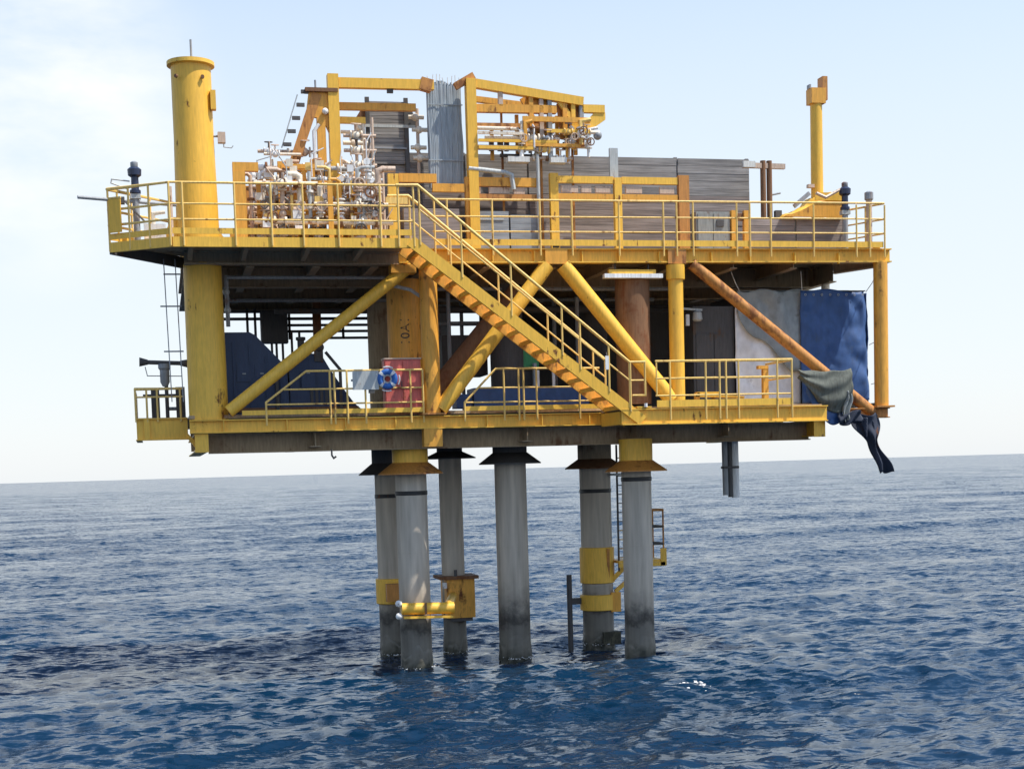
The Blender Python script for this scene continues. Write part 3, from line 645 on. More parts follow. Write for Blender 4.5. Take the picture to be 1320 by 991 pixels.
for k in range(9): part(MB().tube((-1.7+k*.11, 1.3, 16.7), (-1.7+k*.11+R.uniform(-.05, .05), 1.3, 16.9+R.uniform(-.05, .08)), .012, 5), 'loose_end', m_fringe, t)

# yellow pipe rack in front of the wall
t = thing('pipe_rack', 'row of yellow frames with pale blocks in front of the grey board wall', 'rack', (1.5, 1.0, 12))
for x, zt, w, mt in ((-2.87, 14.1, .3, m_yel), (-.72, 14.05, .16, m_orange), (1.82, 14.2, .24, m_yelc), (3.75, 14.1, .22, m_yel), (5.78, 14.2, .32, m_rusty)):
    part(MB().box(x-w/2, x+w/2, .92, 1.1, 11.87, zt), 'upright', mt, t)
for x0, x1 in ((1.95, 3.62), (3.88, 5.6)):
    part(MB().box(x0, x1, .95, 1.08, 13.93, 14.13), 'cross_rail', m_yel, t)
    part(MB().box(x0, x1, .95, 1.08, 13.46, 13.63), 'cross_rail', m_orange, t)
for x0, x1 in ((2.05, 2.55), (2.65, 2.95), (3.08, 3.55), (4.0, 4.5), (5.05, 5.5)): part(MB().box(x0, x1, .99, 1.07, 13.67, 13.86), 'pale_block', m_pink, t)
part(MB().box(-2.7, -1.62, .95, 1.08, 13.88, 14.12), 'cross_rail', m_orange, t)
part(MB().box(-1.75, -.82, .93, 1.06, 13.62, 13.85), 'cross_rail', m_orange, t)
part(MB().box(-.62, 1.35, .95, 1.08, 13.8, 14.05), 'cross_rail', m_orange, t)
part(MB().box(-.62, 1.35, .95, 1.08, 13.42, 13.58), 'cross_rail', m_rusty, t)
for x0, x1 in ((-.5, -.35), (-.1, .5), (.62, .95)): part(MB().box(x0, x1, .99, 1.07, 13.6, 13.78), 'pale_block', m_pink, t)
part(MB().tube((1.33, .9, 12.0), (1.33, .9, 14.7), .05, 10), 'standpipe', m_lgrey, t)
part(MB().box(3.6, 3.85, 1.2, 1.3, 14.15, 15.0), 'upright_panel', m_lgrey, t)
part(MB().tube((-.7, .9, 14.28), (.35, .9, 14.18), .07, 10), 'pipe', m_lgrey, t)
part(MB().path([(.35, .9, 14.18), (.55, .9, 14.1), (.6, .9, 13.7)], .07, 10), 'pipe', m_lgrey, t)
for x0, x1 in ((.42, 1.05), (1.68, 2.15)): part(MB().box(x0, x1, .7, 1.0, 14.45, 14.6), 'tray', m_fringe, t)
t = thing('equipment_panel', 'pale grey green steel cabinet at the right end behind the upper railing', 'cabinet', (6.7, .9, 12))
part(MB().box(6.15, 7.2, .95, 1.5, 11.9, 13.16), 'body', m_cabinet, t)
part(MB().box(6.2, 6.66, .925, .947, 11.98, 13.1), 'door', m_cabinet, t); part(MB().box(6.69, 7.15, .925, .947, 11.98, 13.1), 'door', m_cabinet, t)
part(MB().box(6.78, 7.0, .89, .923, 12.72, 12.92), 'nameplate', m_dark, t)
for x in (7.32, 7.72): part(MB().box(x-.07, x+.07, .9, 1.05, 11.87, 13.2), 'side_frame', m_orange, t)
part(MB().box(7.4, 7.64, .96, 1.02, 12.9, 13.12), 'red_plate', m_rustbrown, t)
t = thing('sheet_box', 'dull bluish sheet metal box behind the railing below the cable bundle', 'box', (-.2, .9, 11.9))
part(MB().box(-2.6, -1.0, .95, 1.7, 11.9, 13.15), 'panel', m_wood2, t)
part(MB().box(-.62, .45, .97, 1.7, 11.9, 13.1), 'panel', m_steelp, t)
part(MB().box(.5, 1.3, .97, 1.7, 11.9, 13.0), 'panel', m_steelp, t)
part(MB().box(-.5, .3, .945, .967, 12.85, 12.9), 'handle', m_lgrey, t)

# ------------------------------------------------------------------ high pipe frame over the deck
t = thing('pipe_gantry', 'tall yellow frame of posts and beams rising above the upper deck', 'frame', (-4.5, 1.0, 12))
part(MB().box(-4.62, -4.32, .85, 1.15, 11.87, 16.78), 'tall_post', m_yelc, t)
part(MB().box(-.70, -.42, .85, 1.15, 11.87, 16.78), 'tall_post', m_yelc, t)
part(MB().bar((-4.31, 1, 16.56), (-1.62, 1, 16.58), .2, .27), 'top_beam', m_yelc, t)
part(MB().bar((-2.0, 1, 16.62), (-1.68, 1, 16.54), .24, .34), 'beam_end', m_rusty, t)
part(MB().bar((-4.31, 1.3, 16.0), (-2.1, 1.3, 16.02), .15, .2), 'second_beam', m_orange, t)
part(MB().bar((-4.31, 1.3, 15.62), (-3.55, 1.3, 15.62), .15, .17), 'third_beam', m_yel, t)
part(MB().box(-2.95, -2.78, .95, 1.05, 16.33, 16.52), 'hanger', m_dark, t)
part(MB().bar((-.41, 1, 16.66), (2.75, 1, 16.24), .22, .24), 'sloping_beam', m_yelc, t)
part(MB().bar((-1.0, 1, 16.56), (-.45, 1, 16.88), .16, .2), 'cross_arm', m_rusty, t)
part(MB().bar((-.41, 1.02, 15.98), (1.95, 1.02, 16.0), .18, .22), 'second_beam', m_orange, t)
part(MB().bar((2.72, 1.02, 16.05), (3.4, 1.02, 16.05), .18, .22), 'bracket_beam', m_yel, t)
part(MB().prism([(3.42, 15.95), (3.42, 15.75), (2.75, 15.3), (2.7, 15.55), (3.1, 15.95)], .96, 1.06), 'bracket_web', m_yel, t)
part(MB().bar((-.41, 1.02, 15.50), (1.55, 1.02, 15.52), .14, .14), 'third_beam', m_rusty, t)
for x, z0, z1, mt in ((.31, 16.05, 16.62, m_pink), (1.2, 15.5, 16.5, m_orange), (1.5, 15.0, 16.45, m_pink), (1.75, 14.6, 16.4, m_grey), (2.2, 15.3, 16.35, m_orange), (2.45, 14.9, 16.3, m_yel), (2.7, 15.2, 16.25, m_grey)):
    part(MB().box(x-.06, x+.06, .93, 1.08, z0, z1), 'hanger', mt, t)
for x0, x1, z, h, mt in ((-.41, 1.0, 15.26, .08, m_cream), (-.41, 1.9, 15.05, .08, m_yelc), (-.41, 1.2, 14.86, .09, m_yelc), (.9, 2.9, 15.68, .14, m_orange), (1.6, 2.9, 15.36, .1, m_yel), (.9, 2.6, 14.96, .09, m_orange)):
    part(MB().box(x0, x1, .78, .84, z-h/2, z+h/2), 'pipe_support', mt, t)
for x, z0, z1 in ((.1, 14.6, 15.5), (.85, 14.6, 15.9), (2.05, 14.7, 15.9), (2.6, 14.8, 16.0)):
    part(MB().box(x-.05, x+.05, 1.28, 1.36, z0, z1), 'pipe_support', m_orange, t)
part(MB().bar((2.0, 1.0, 16.3), (2.75, 1.0, 15.3), .1, .14), 'knee_brace', m_yel, t)
part(MB().bar((1.05, 1.4, 16.4), (1.75, 1.4, 15.1), .1, .14), 'knee_brace', m_orange, t)
part(MB().bar((-.41, 2.0, 16.5), (2.4, 2.0, 16.25), .14, .16), 'rear_beam', m_orange, t)
part(MB().prism([(1.1, 16.42), (1.85, 16.36), (1.85, 15.95), (1.0, 15.95)], 1.1, 1.13), 'gusset', m_orange, t)
part(MB().prism([(2.0, 16.2), (2.7, 16.15), (2.65, 15.2), (2.1, 15.2)], 1.12, 1.15), 'gusset', m_rusty, t)
part(MB().prism([(1.15, 15.7), (1.7, 15.7), (1.7, 15.2), (1.25, 15.2)], 1.12, 1.15), 'gusset', m_orange, t)
# slanted leg frame at the left
t = thing('slanted_leg_frame', 'rusty orange slanted leg frame with step rungs left of the tall frame', 'frame', (-5.0, 1.0, 14))
part(MB().bar((-4.92, 1, 16.25), (-5.62, 1, 14.35), .16, .27, (1, 0, 0)), 'slanted_leg', m_rusty, t)
part(MB().box(-5.25, -4.35, .82, 1.18, 16.28, 16.38), 'top_plate', m_rustbrown, t)
part(MB().prism([(-5.15, 16.27), (-4.63, 16.27), (-4.63, 15.2), (-4.78, 15.55), (-5.02, 15.6), (-5.3, 15.3)], .93, 1.05), 'gusset', m_orange, t)
part(MB().box(-4.95, -4.72, .9, 1.1, 13.9, 15.6), 'straight_leg', m_orange, t)
for k in range(5): part(MB().box(-5.36-.135*k, -5.14-.135*k, .9, 1.0, 16.24-.36*k, 16.33-.36*k), 'step', m_dark, t)
part(MB().path([(-5.46, .95, 16.2), (-5.95, .95, 14.75)], .02, 6), 'side_rail', m_lgrey, t)
part(MB().path([(-5.05, .9, 14.2), (-5.05, .9, 15.2), (-4.9, .9, 15.4)], .05, 10), 'pipe', m_white, t)
part(MB().tube((-4.95, 1, 16.38), (-4.95, 1, 16.62), .03, 6), 'spike', m_grey, t)
part(MB().ball((-4.72, .86, 15.75), .09, 8), 'fitting', m_white, t)

# ------------------------------------------------------------------ pipework
def valve(t, x, y, z, ax, s, wheel=True, mat=None):
    mat = mat or m_cream
    d = Vector(ax); c = Vector((x, y, z))
    b = MB().tube(c-d*.13*s, c-d*.10*s, .11*s, 12).tube(c+d*.10*s, c+d*.13*s, .11*s, 12).ball((x, y, z), .095*s, 8)
    v = part(b, 'valve', mat, t)
    if wheel:
        up_ = Vector((0, -1, 0)) if abs(d.z) > .5 else Vector((0, -.3, 1)).normalized()
        w = MB().tube(c, c+up_*.22*s, .02*s, 6).torus(c+up_*.24*s, up_, .1*s, .016*s, 14, 6)
        w.bar(c+up_*.24*s-d*.1*s, c+up_*.24*s+d*.1*s, .02*s, .02*s)
        part(w, 'handwheel', R.choice([m_rustbrown, m_dark, m_pink]), v)
def manifold():
    t = thing('pipe_manifold', 'dense cream pipework with many valves inside the orange frame at the left', 'pipework', (-5.3, .5, 12))
    rr = random.Random(4)
    mats = [m_cream, m_cream, m_rail, m_pink, m_lgrey, m_orange, m_white]
    # vertical risers in three rows
    for row, (y, zt) in enumerate(((-.6, 13.9), (.35, 14.45), (1.3, 14.8))):
        x = -6.95+.12*row
        while x < -3.35:
            r = rr.choice([.04, .05, .065, .085]); z1 = zt-rr.uniform(0, .8); z0 = 12.0
            if rr.random() < .3: z0 = 12.6
            pts = [(x, y, z0), (x, y, z1-.12), (x, y-.0, z1)]
            if rr.random() < .6:
                dx = rr.choice([-1, 1])*rr.uniform(.2, .5); pts += [(x+dx*.3, y, z1+.06), (x+dx, y, z1+.06)]
            part(MB().path(pts, r, 10), 'pipe', rr.choice(mats), t)
            zz = z0+.25
            while zz < z1-.1:
                k = rr.random()
                if k < .42: valve(t, x, y, zz, (0, 0, 1), rr.uniform(.9, 1.5), rr.random() < .8, rr.choice([m_cream, m_white, m_pink]))
                elif k < .75: part(MB().tube((x, y, zz-.03), (x, y, zz+.03), r*2.1, 12), 'flange', rr.choice([m_cream, m_rustbrown, m_white]), t)
                zz += rr.uniform(.25, .55)
            x += rr.uniform(.2, .34)
    # horizontal headers
    for y, z, r, x0, x1 in ((-.8, 12.45, .07, -6.9, -3.2), (-.85, 13.45, .05, -6.9, -5.2), (.1, 12.9, .1, -7, -3.4), (.15, 13.75, .06, -6.6, -3.3), (.9, 14.2, .08, -6.7, -3.5), (.55, 13.3, .06, -6.9, -3.2), (1.1, 14.68, .05, -6.6, -4.8), (-.7, 12.95, .045, -5.3, -3.3), (.2, 14.42, .04, -6.5, -5.5)):
        part(MB().tube((x0, y, z), (x1, y, z), r, 12), 'header', rr.choice([m_cream, m_pink, m_cream, m_lgrey]), t)
        x = x0+.3
        while x < x1-.2:
            if rr.random() < .5: valve(t, x, y, z, (1, 0, 0), rr.uniform(.9, 1.4), True, rr.choice([m_cream, m_white, m_pink]))
            else: part(MB().tube((x-.03, y, z), (x+.03, y, z), r*1.9, 12), 'flange', rr.choice([m_cream, m_rustbrown]), t)
            x += rr.uniform(.4, .9)
    # fine instrument lines and gauges
    for k in range(26):
        x = rr.uniform(-6.9, -3.2); z = rr.uniform(12.2, 14.2); y = rr.uniform(-.9, 0)
        part(MB().path([(x, y, z), (x, y, z+rr.uniform(.2, .6)), (x+rr.uniform(-.35, .35), y, z+rr.uniform(.6, .8))], .018, 6), 'tubing', rr.choice([m_white, m_lgrey, m_pink]), t)
        if k % 2: part(MB().tube((x, y-.03, z), (x, y+.03, z), rr.uniform(.06, .1), 12), 'gauge', rr.choice([m_white, m_white, m_cream]), t)
    for k in range(22):
        x = rr.uniform(-6.9, -3.3); z = rr.uniform(12.15, 14.0); y = rr.uniform(-.95, -.3); w = rr.uniform(.06, .12)
        part(MB().box(x-w, x+w, y-.06, y+.06, z-w, z+w*1.2), 'instrument_box', rr.choice([m_white, m_white, m_cream, m_rail]), t)
    # dark brown boxes deep inside
    for x0, x1, z0, z1 in ((-6.8, -6.2, 12.1, 13.1), (-5.9, -5.3, 12.6, 13.6), (-5.2, -4.75, 12.0, 12.7), (-4.2, -3.6, 12.1, 13.3), (-5.0, -4.7, 13.3, 14.3)):
        part(MB().box(x0, x1, 1.5, 1.9, z0, z1), 'junction_box', rr.choice([m_rustbrown, m_rusty, m_pink]), t)
    # right hand group of tall grey pipes
    for x, z1 in ((-3.95, 15.3), (-3.7, 14.9), (-3.5, 15.5), (-3.25, 14.2)):
        part(MB().tube((x, .4, 12), (x, .4, z1), .045, 10), 'pipe', rr.choice([m_lgrey, m_pink]), t)
    for z in (14.2, 14.6, 15.0):
        part(MB().tube((-4.3, .4, z), (-3.4, .4, z), .05, 10), 'header', m_pink, t); valve(t, -3.95, .4, z, (1, 0, 0), 1.3)
manifold()
t = thing('manifold_frame', 'orange steel frame around the left pipework', 'frame', (-7.2, -.9, 12))
part(MB().box(-7.42, -7.1, -.98, -.8, 11.87, 13.72), 'upright', m_orange, t)
part(MB().box(-7.42, -6.75, -.97, -.81, 13.723, 13.95), 'top_beam', m_orange, t)
part(MB().box(-4.95, -4.82, -.97, -.85, 11.87, 13.5), 'upright', m_orange, t)
part(MB().box(-7.4, -3.2, 2.05, 2.15, 12.0, 12.6), 'kick_panel', m_orange, t)
part(MB().box(-7.05, -5.2, 1.98, 2.04, 12.65, 13.9), 'back_panel', m_rusty, t)
part(MB().box(-7.09, -4.96, -.95, -.85, 12.1, 12.25), 'bottom_beam', m_orange, t)
for x, y, z0, z1 in ((-6.72, -.3, 11.87, 13.6), (-6.1, .1, 11.87, 14.2), (-5.5, -.3, 11.87, 13.9), (-5.15, .7, 11.87, 14.4), (-4.15, -.3, 11.87, 13.4), (-3.75, .1, 11.87, 13.7)):
    part(MB().box(x-.06, x+.06, y-.05, y+.05, z0, z1), 'strut', m_orange, t)
for x0, x1, y, z in ((-6.7, -4.75, -.4, 13.55), (-6.1, -4.7, .2, 14.1), (-6.8, -4.9, -.4, 12.75), (-4.3, -3.3, -.4, 13.0)):
    part(MB().box(x0, x1, y-.05, y+.05, z-.06, z+.06), 'rail_beam', m_orange, t)
for x0, x1, z0, z1, mt in ((-5.15, -4.68, 13.95, 14.35, m_orange), (-6.2, -5.6, 13.0, 13.45, m_rusty), (-4.28, -3.85, 12.2, 12.9, m_orange), (-5.1, -4.7, 12.3, 13.2, m_rusty)):
    part(MB().box(x0, x1, 1.7, 1.76, z0, z1), 'orange_plate', mt, t)
def top_pipes():
    t = thing('overhead_pipework', 'tangle of cream pipes and valves hanging under the sloping yellow beam', 'pipework', (1.5, 1.2, 15))
    rr = random.Random(8)
    for z, y, x0, x1, r, mt in ((15.42, .95, -.4, .8, .055, m_cream), (15.15, .9, -.2, 2.0, .05, m_cream), (14.88, .95, -.4, 1.8, .075, m_white), (14.72, 1.2, .3, 1.5, .05, m_dark), (15.3, 1.3, .9, 3.0, .055, m_pink), (15.02, 1.2, 1.5, 2.9, .06, m_cream), (15.35, .85, 2.0, 3.2, .05, m_cream), (14.62, 1.0, .6, 2.4, .04, m_pink)):
        part(MB().tube((x0, y, z), (x1, y, z), r, 10), 'pipe', mt, t)
        x = x0+.25
        while x < x1:
            if x < .9: pass
            elif rr.random() < .6: valve(t, x, y, z, (1, 0, 0), rr.uniform(.8, 1.3), True, rr.choice([m_cream, m_white, m_rail]))
            else: part(MB().tube((x-.03, y, z), (x+.03, y, z), r*2, 12), 'flange', rr.choice([m_cream, m_rustbrown]), t)
            x += rr.uniform(.3, .6)
    for k in range(17):
        x = rr.uniform(.6, 2.9); y = rr.uniform(.75, 1.3); z0 = rr.uniform(14.5, 15.0); z1 = min(z0+rr.uniform(.4, 1.1), 15.9-.1*x)
        part(MB().path([(x, y, z0), (x, y, z1), (x+rr.uniform(-.3, .3), y, z1+.06)], rr.choice([.03, .045, .06]), 8), 'pipe', rr.choice([m_cream, m_rail, m_white, m_orange]), t)
        if rr.random() < .7: valve(t, x, y, (z0+z1)/2, (0, 0, 1), rr.uniform(.8, 1.2), True, rr.choice([m_cream, m_white]))
    for x in (.0, .25, .45): part(MB().box(x, x+.12, 1.15, 1.3, 14.85, 15.15), 'junction_box', m_dark, t)
    for x, z in ((1.35, 15.55), (2.2, 15.5), (2.5, 15.15)): part(MB().box(x, x+.3, 1.05, 1.25, z-.15, z+.2), 'junction_box', m_rusty, t)
    part(MB().ball((3.15, .9, 15.28), .13, 10), 'valve', m_grey, t)
    # legs that carry the pipes down to the deck
    for x in (.4, 1.55, 2.5): part(MB().box(x-.03, x+.03, 1.3, 1.36, 11.87, 16.0), 'stanchion', m_rusty, t)
top_pipes()

# ------------------------------------------------------------------ right end of the upper deck
t = thing('pipe_stand', 'brown tee shaped pipe stand with a long top arm right of the grey wall', 'stand', (8.4, 1.2, 12))
for x in (8.40, 8.60): part(MB().tube((x, 1.2, 11.87), (x, 1.2, 14.72), .085, 14), 'upright', m_rustbrown, t)
part(MB().bar((7.75, 1.2, 14.58), (9.1, 1.2, 14.56), .12, .15), 'arm', m_pink, t)
part(MB().box(7.72, 8.1, 1.05, 1.13, 14.5, 14.68), 'end_plate', m_fringe, t)
part(MB().tube((8.66, 1.2, 13.72), (8.95, 1.2, 13.78), .03, 8), 'stub', m_grey, t)
part(MB().box(8.75, 8.95, 1.1, 1.25, 13.0, 13.25), 'valve_block', m_dark, t)
t = thing('davit_post', 'single slim yellow davit post with a forked top at the right end', 'davit', (10.25, 1.0, 13))
part(MB().lathe((10.2, 1.3, 0), [(.19, 11.87), (.18, 16.45)], 24), 'shaft', m_yelc, t)
part(MB().box(9.97, 10.43, 1.1, 1.5, 16.45, 16.9), 'head', m_orange, t)
part(MB().box(10.34, 10.5, 1.12, 1.48, 16.55, 17.25), 'fork_arm', m_rusty, t)
part(MB().box(9.95, 10.0, 1.2, 1.4, 16.9, 17.02), 'lug', m_grey, t)
part(MB().box(9.85, 10.05, 1.15, 1.3, 13.95, 14.05), 'cleat', m_pink, t)
t = thing('winch_cover', 'yellow covered winch lying on the low board box beside the davit post', 'winch', (10, 1.0, 13))
def cover(poly, y0, y1):
    m = MB()
    def fn(a, b):
        i = a*(len(poly)-1); k = min(int(i), len(poly)-2); f = i-k
        x = poly[k][0]*(1-f)+poly[k+1][0]*f; z = poly[k][1]*(1-f)+poly[k+1][1]*f
        e = min(1, 6*b, 6*(1-b)); sag = .05*math.sin(x*9+b*7)*math.sin(b*11+x*3)
        return (x, y0+(y1-y0)*b, 12.985+max(0, (z-12.985)*(.55+.45*e)+sag*e*(z > 13.02)))
    return m.grid(40, 14, fn)
o = part(cover([(8.82, 12.99), (8.95, 13.12), (9.35, 13.22), (9.75, 13.4), (9.95, 13.62), (10.3, 13.72), (10.78, 13.8), (10.8, 12.99)], .75, 1.9), 'cover_sheet', m_yelc, t); solid(o, .02)
part(MB().prism([(8.85, 13.0), (9.4, 13.18), (9.85, 13.4), (10.78, 13.4), (10.78, 12.99)], .72, .78), 'front_flap', m_orange, t)
part(MB().box(9.85, 10.8, .68, .74, 13.48, 13.72), 'top_band', m_yelc, t)
part(MB().bar((9.3, 1.0, 13.35), (9.8, 1.0, 13.75), .08, .12), 'crank', m_grey, t)
NL = 'navigation lanterns on posts'
def lantern(label, x, y, arm, right=False):
    t = thing('navigation_lantern', label, 'lantern', (x, y, 12), NL)
    part(MB().tube((x, y, 11.87), (x, y, 13.2), .085, 12), 'post', m_grey, t)
    part(MB().lathe((x, y, 0), [(.14, 13.14), (.14, 13.22), (.1, 13.24), (.095, 13.55)], 16), 'base', m_lamp, t)
    part(MB().lathe((x, y, 0), [(.1, 13.55), (.17, 13.6), (.18, 13.75), (.12, 13.8)], 16), 'lens_housing', m_lamp, t)
    part(MB().lathe((x, y, 0), [(.08, 13.8), (.095, 13.82), (.095, 13.93), (.05, 13.96)], 16), 'cap', m_grey, t)
    part(MB().path(arm, .02 if not right else .05, 6), 'arm', m_lgrey if not right else m_pink, t)
    part(MB().box(x-.13, x+.13, y-.1, y+.1, 13.0, 13.12), 'bracket', m_lgrey, t)
lantern('dark blue navigation lantern on its post at the far left tip', -9.92, -.75, [(-10.05, -.75, 13.45), (-10.5, -.75, 13.5), (-10.52, -.75, 13.4), (-10.1, -.75, 13.25)])
lantern('dark blue navigation lantern on its post at the far right end', 10.62, .3, [(10.5, .3, 13.75), (10.0, .3, 13.5), (9.7, .3, 13.62)], True)
t = thing('horizontal_boom', 'thin grey pole sticking out sideways past the left tip', 'pole', (-10, -1, 12.9))
part(MB().tube((-11.35, -1.2, 12.95), (-8.9, -.4, 12.92), .045, 10), 'pole', m_grey, t)
part(MB().box(-10.3, -10.2, -.95, -.75, 12.85, 13.02), 'clamp', m_dark, t)
t = thing('deck_hydrant', 'little white hydrant and hose fittings on the deck left of the tall column', 'hydrant', (-9.4, -1.3, 12))
part(MB().box(-9.75, -9.2, -1.5, -1.0, 11.87, 12.25), 'base', m_white, t)
part(MB().path([(-9.5, -1.2, 12.25), (-9.5, -1.2, 12.55), (-9.2, -1.2, 12.6)], .05, 8), 'pipe', m_cream, t)
part(MB().tube((-9.05, -1.2, 11.87), (-9.05, -1.2, 13.25), .05, 8), 'standpipe', m_pink, t)
part(MB().bar((-10.2, -1.0, 12.9), (-9.7, -.8, 12.4), .03, .04), 'strut', m_dark, t)
t = thing('grey_post', 'short grey post standing at the right corner of the upper railing', 'post', (11.35, .1, 12))
part(MB().tube((11.3, .1, 11.87), (11.3, .1, 13.45), .09, 12), 'shaft', m_pink, t)
part(MB().lathe((11.3, .1, 0), [(.11, 13.4), (.13, 13.42), (.13, 13.62), (.06, 13.66)], 14), 'cap', m_grey, t)

# ------------------------------------------------------------------ things on the lower deck
t = thing('engine_hood', 'big navy blue machine hood behind the long left brace', 'machine', (-6.5, 2, 7.5))
part(MB().prism([(-7.95, 7.45), (-7.95, 8.3), (-7.75, 8.6), (-7.95, 9.0), (-7.85, 9.78), (-7.0, 9.78), (-6.85, 9.7), (-6.15, 8.95), (-6.0, 8.9), (-5.95, 7.45)], 1.6, 3.4), 'hood', m_navy, t)
part(MB().prism([(-5.93, 7.45), (-5.93, 9.0), (-5.5, 9.2), (-5.0, 9.15), (-4.75, 8.7), (-4.35, 8.1), (-4.1, 7.75), (-3.75, 7.45)], 1.7, 3.2), 'tail_hood', m_navy, t)
part(MB().box(-5.2, -4.95, 1.65, 1.75, 8.95, 9.3), 'bracket', m_dark, t)
part(MB().bar((-7.7, 1.57, 7.6), (-4.0, 1.57, 7.6), .06, .12), 'skid_rail', m_rustbrown, t)
for x, z in ((-7.5, 9.5), (-7.05, 9.5), (-6.6, 9.1), (-6.2, 8.7)): part(MB().box(x, x+.04, 1.56, 1.6, 7.6, z), 'rib', m_navy, t)
for x, z in ((-7.4, 8.4), (-6.9, 8.4), (-5.6, 8.2)): part(MB().box(x, x+.38, 1.57, 1.6, z, z+.5), 'hatch', m_navy, t)
for x in (-7.25, -6.75, -5.45): part(MB().box(x, x+.1, 1.545, 1.57, 8.6, 8.64), 'hatch_handle', m_grey, t)
part(MB().path([(-6.3, 1.5, 7.5), (-6.3, 1.5, 8.5), (-5.9, 1.5, 8.9), (-5.4, 1.5, 9.25)], .05, 8), 'hose', m_dark, t)
part(MB().path([(-4.9, 1.5, 9.2), (-4.5, 1.5, 8.7), (-4.5, 1.5, 7.5)], .045, 8), 'hose', m_dark, t)
part(MB().ball((-5.05, 1.7, 9.35), .14, 8), 'filler_cap', m_dark, t)
part(MB().lathe((-5.5, 2.4, 0), [(.1, 9.1), (.1, 9.6), (.14, 9.62), (.14, 9.7)], 12), 'exhaust', m_dark, t)
for k in range(5): part(MB().box(-5.35+k*.14, -5.27+k*.14, 1.66, 1.69, 7.75, 8.15), 'vent_slot', m_dark, t)
t = thing('red_cabinet', 'faded red fire cabinet on the lower deck beside the orange post', 'cabinet', (-2.9, .2, 7.44))
part(MB().box(-3.46, -2.44, -.02, .40, 7.44, 8.85), 'body', m_red, t)
part(MB().box(-3.43, -2.965, -.045, -.023, 7.5, 8.8), 'door', m_red, t); part(MB().box(-2.94, -2.47, -.045, -.023, 7.5, 8.8), 'door', m_red, t)
part(MB().box(-3.0, -2.975, -.07, -.047, 8.05, 8.25), 'handle', m_dark, t)
part(MB().box(-3.48, -2.42, -.06, .43, 8.853, 8.89), 'roof', m_pink, t)
t = thing('life_ring', 'blue life ring with white rope hanging on the railing by the red cabinet', 'life ring', (-3.42, -.26, 8.3))
c = (-3.42, -.28, 8.30)
part(MB().torus(c, (0.2, 1, .1), .2, .085, 28, 12), 'ring', m_ring, t)
for k in range(4):
    part(MB().torus(c, (0.2, 1, .1), .2, .092, 4, 12, k*PI/2+.6, k*PI/2+.95), 'white_band', m_white, t)
    part(MB().torus(c, (0.2, 1, .1), .33, .022, 8, 6, k*PI/2-.3, k*PI/2+.5), 'grab_rope', m_white, t)
part(MB().torus(c, (0.2, 1, .1), .11, .03, 14, 6), 'inner_cord', m_lgrey, t)
t = thing('sign_board', 'blank grey sign board on the lower railing left of the life ring', 'sign', (-3.9, -.24, 8.3))
part(MB().box(-4.38, -3.66, -.25, -.225, 8.02, 8.53), 'panel', m_lgrey, t)
part(MB().box(-4.42, -3.62, -.222, -.2, 8.25, 8.31), 'bracket', m_grey, t)
part(MB().box(-3.95, -3.78, -.24, -.21, 7.92, 8.02), 'clip', m_dark, t)
t = thing('green_pump', 'green pump unit in the shade under the stair', 'pump', (1.1, 3, 8.6))
part(MB().box(.45, 1.72, 2.9, 3.9, 8.72, 9.6), 'housing', m_green, t)
part(MB().lathe((1.0, 3.4, 0), [(.3, 9.6), (.3, 9.75), (.1, 9.9)], 20), 'motor_cap', m_dark, t)
part(MB().box(.6, 1.6, 3.0, 3.8, 7.42, 8.72), 'pedestal', m_dark, t)
part(MB().tube((.95, 2.7, 7.42), (.95, 2.7, 10.2), .07, 12), 'pipe', m_lgrey, t)
part(MB().tube((1.55, 2.75, 7.42), (1.55, 2.75, 8.9), .07, 12), 'pipe', m_lgrey, t)
t = thing('blue_skid', 'low blue equipment skid behind the middle lower railing', 'skid', (1, 1.8, 7.5))
part(MB().box(-.6, 2.9, 1.6, 2.6, 7.55, 8.12), 'body', m_blue, t)
part(MB().box(-.9, 3.0, 1.55, 1.7, 7.43, 7.547), 'base_rail', m_navy, t)
part(MB().box(-1.1, -.62, 1.7, 2.4, 7.55, 7.95), 'end_box', m_blue, t)
for x in (1.32, 1.8): part(MB().tube((x, 1.5, 8.12), (x, 1.5, 8.6), .05, 8), 'valve_stem', m_white, t)
part(MB().bar((2.35, 1.5, 8.35), (2.55, 1.5, 8.15), .05, .06), 'lever', m_white, t)
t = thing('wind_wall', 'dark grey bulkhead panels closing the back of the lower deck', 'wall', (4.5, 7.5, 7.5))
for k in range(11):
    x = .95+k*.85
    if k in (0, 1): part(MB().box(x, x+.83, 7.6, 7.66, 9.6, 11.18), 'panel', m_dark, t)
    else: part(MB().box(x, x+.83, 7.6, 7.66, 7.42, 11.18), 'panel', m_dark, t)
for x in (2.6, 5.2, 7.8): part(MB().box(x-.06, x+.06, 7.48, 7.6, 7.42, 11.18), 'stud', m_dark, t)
t = thing('grey_container', 'dark grey locker with pale fittings left of the tarpaulins', 'container', (6.8, 1.8, 7.5))
part(MB().box(6.12, 7.42, 1.3, 3.0, 7.44, 10.42), 'body', m_dark, t)
part(MB().box(6.2, 6.75, 1.27, 1.297, 7.55, 9.6), 'door', m_dark, t); part(MB().box(6.78, 7.34, 1.27, 1.297, 7.55, 9.6), 'door', m_dark, t)
t = thing('wall_lamp', 'pale twin lamp on an arm right of the yellow post', 'lamp', (6.1, 1.0, 10.2))
part(MB().bar((5.6, 1.0, 10.33), (6.3, 1.0, 10.28), .05, .06), 'arm', m_lgrey, t)
part(MB().box(5.78, 5.88, .95, 1.05, 9.82, 10.15), 'lamp', m_white, t)
part(MB().lathe((6.15, 1.0, 0), [(.1, 9.95), (.15, 10.0), (.13, 10.2), (.05, 10.26)], 14), 'lamp', m_lgrey, t)
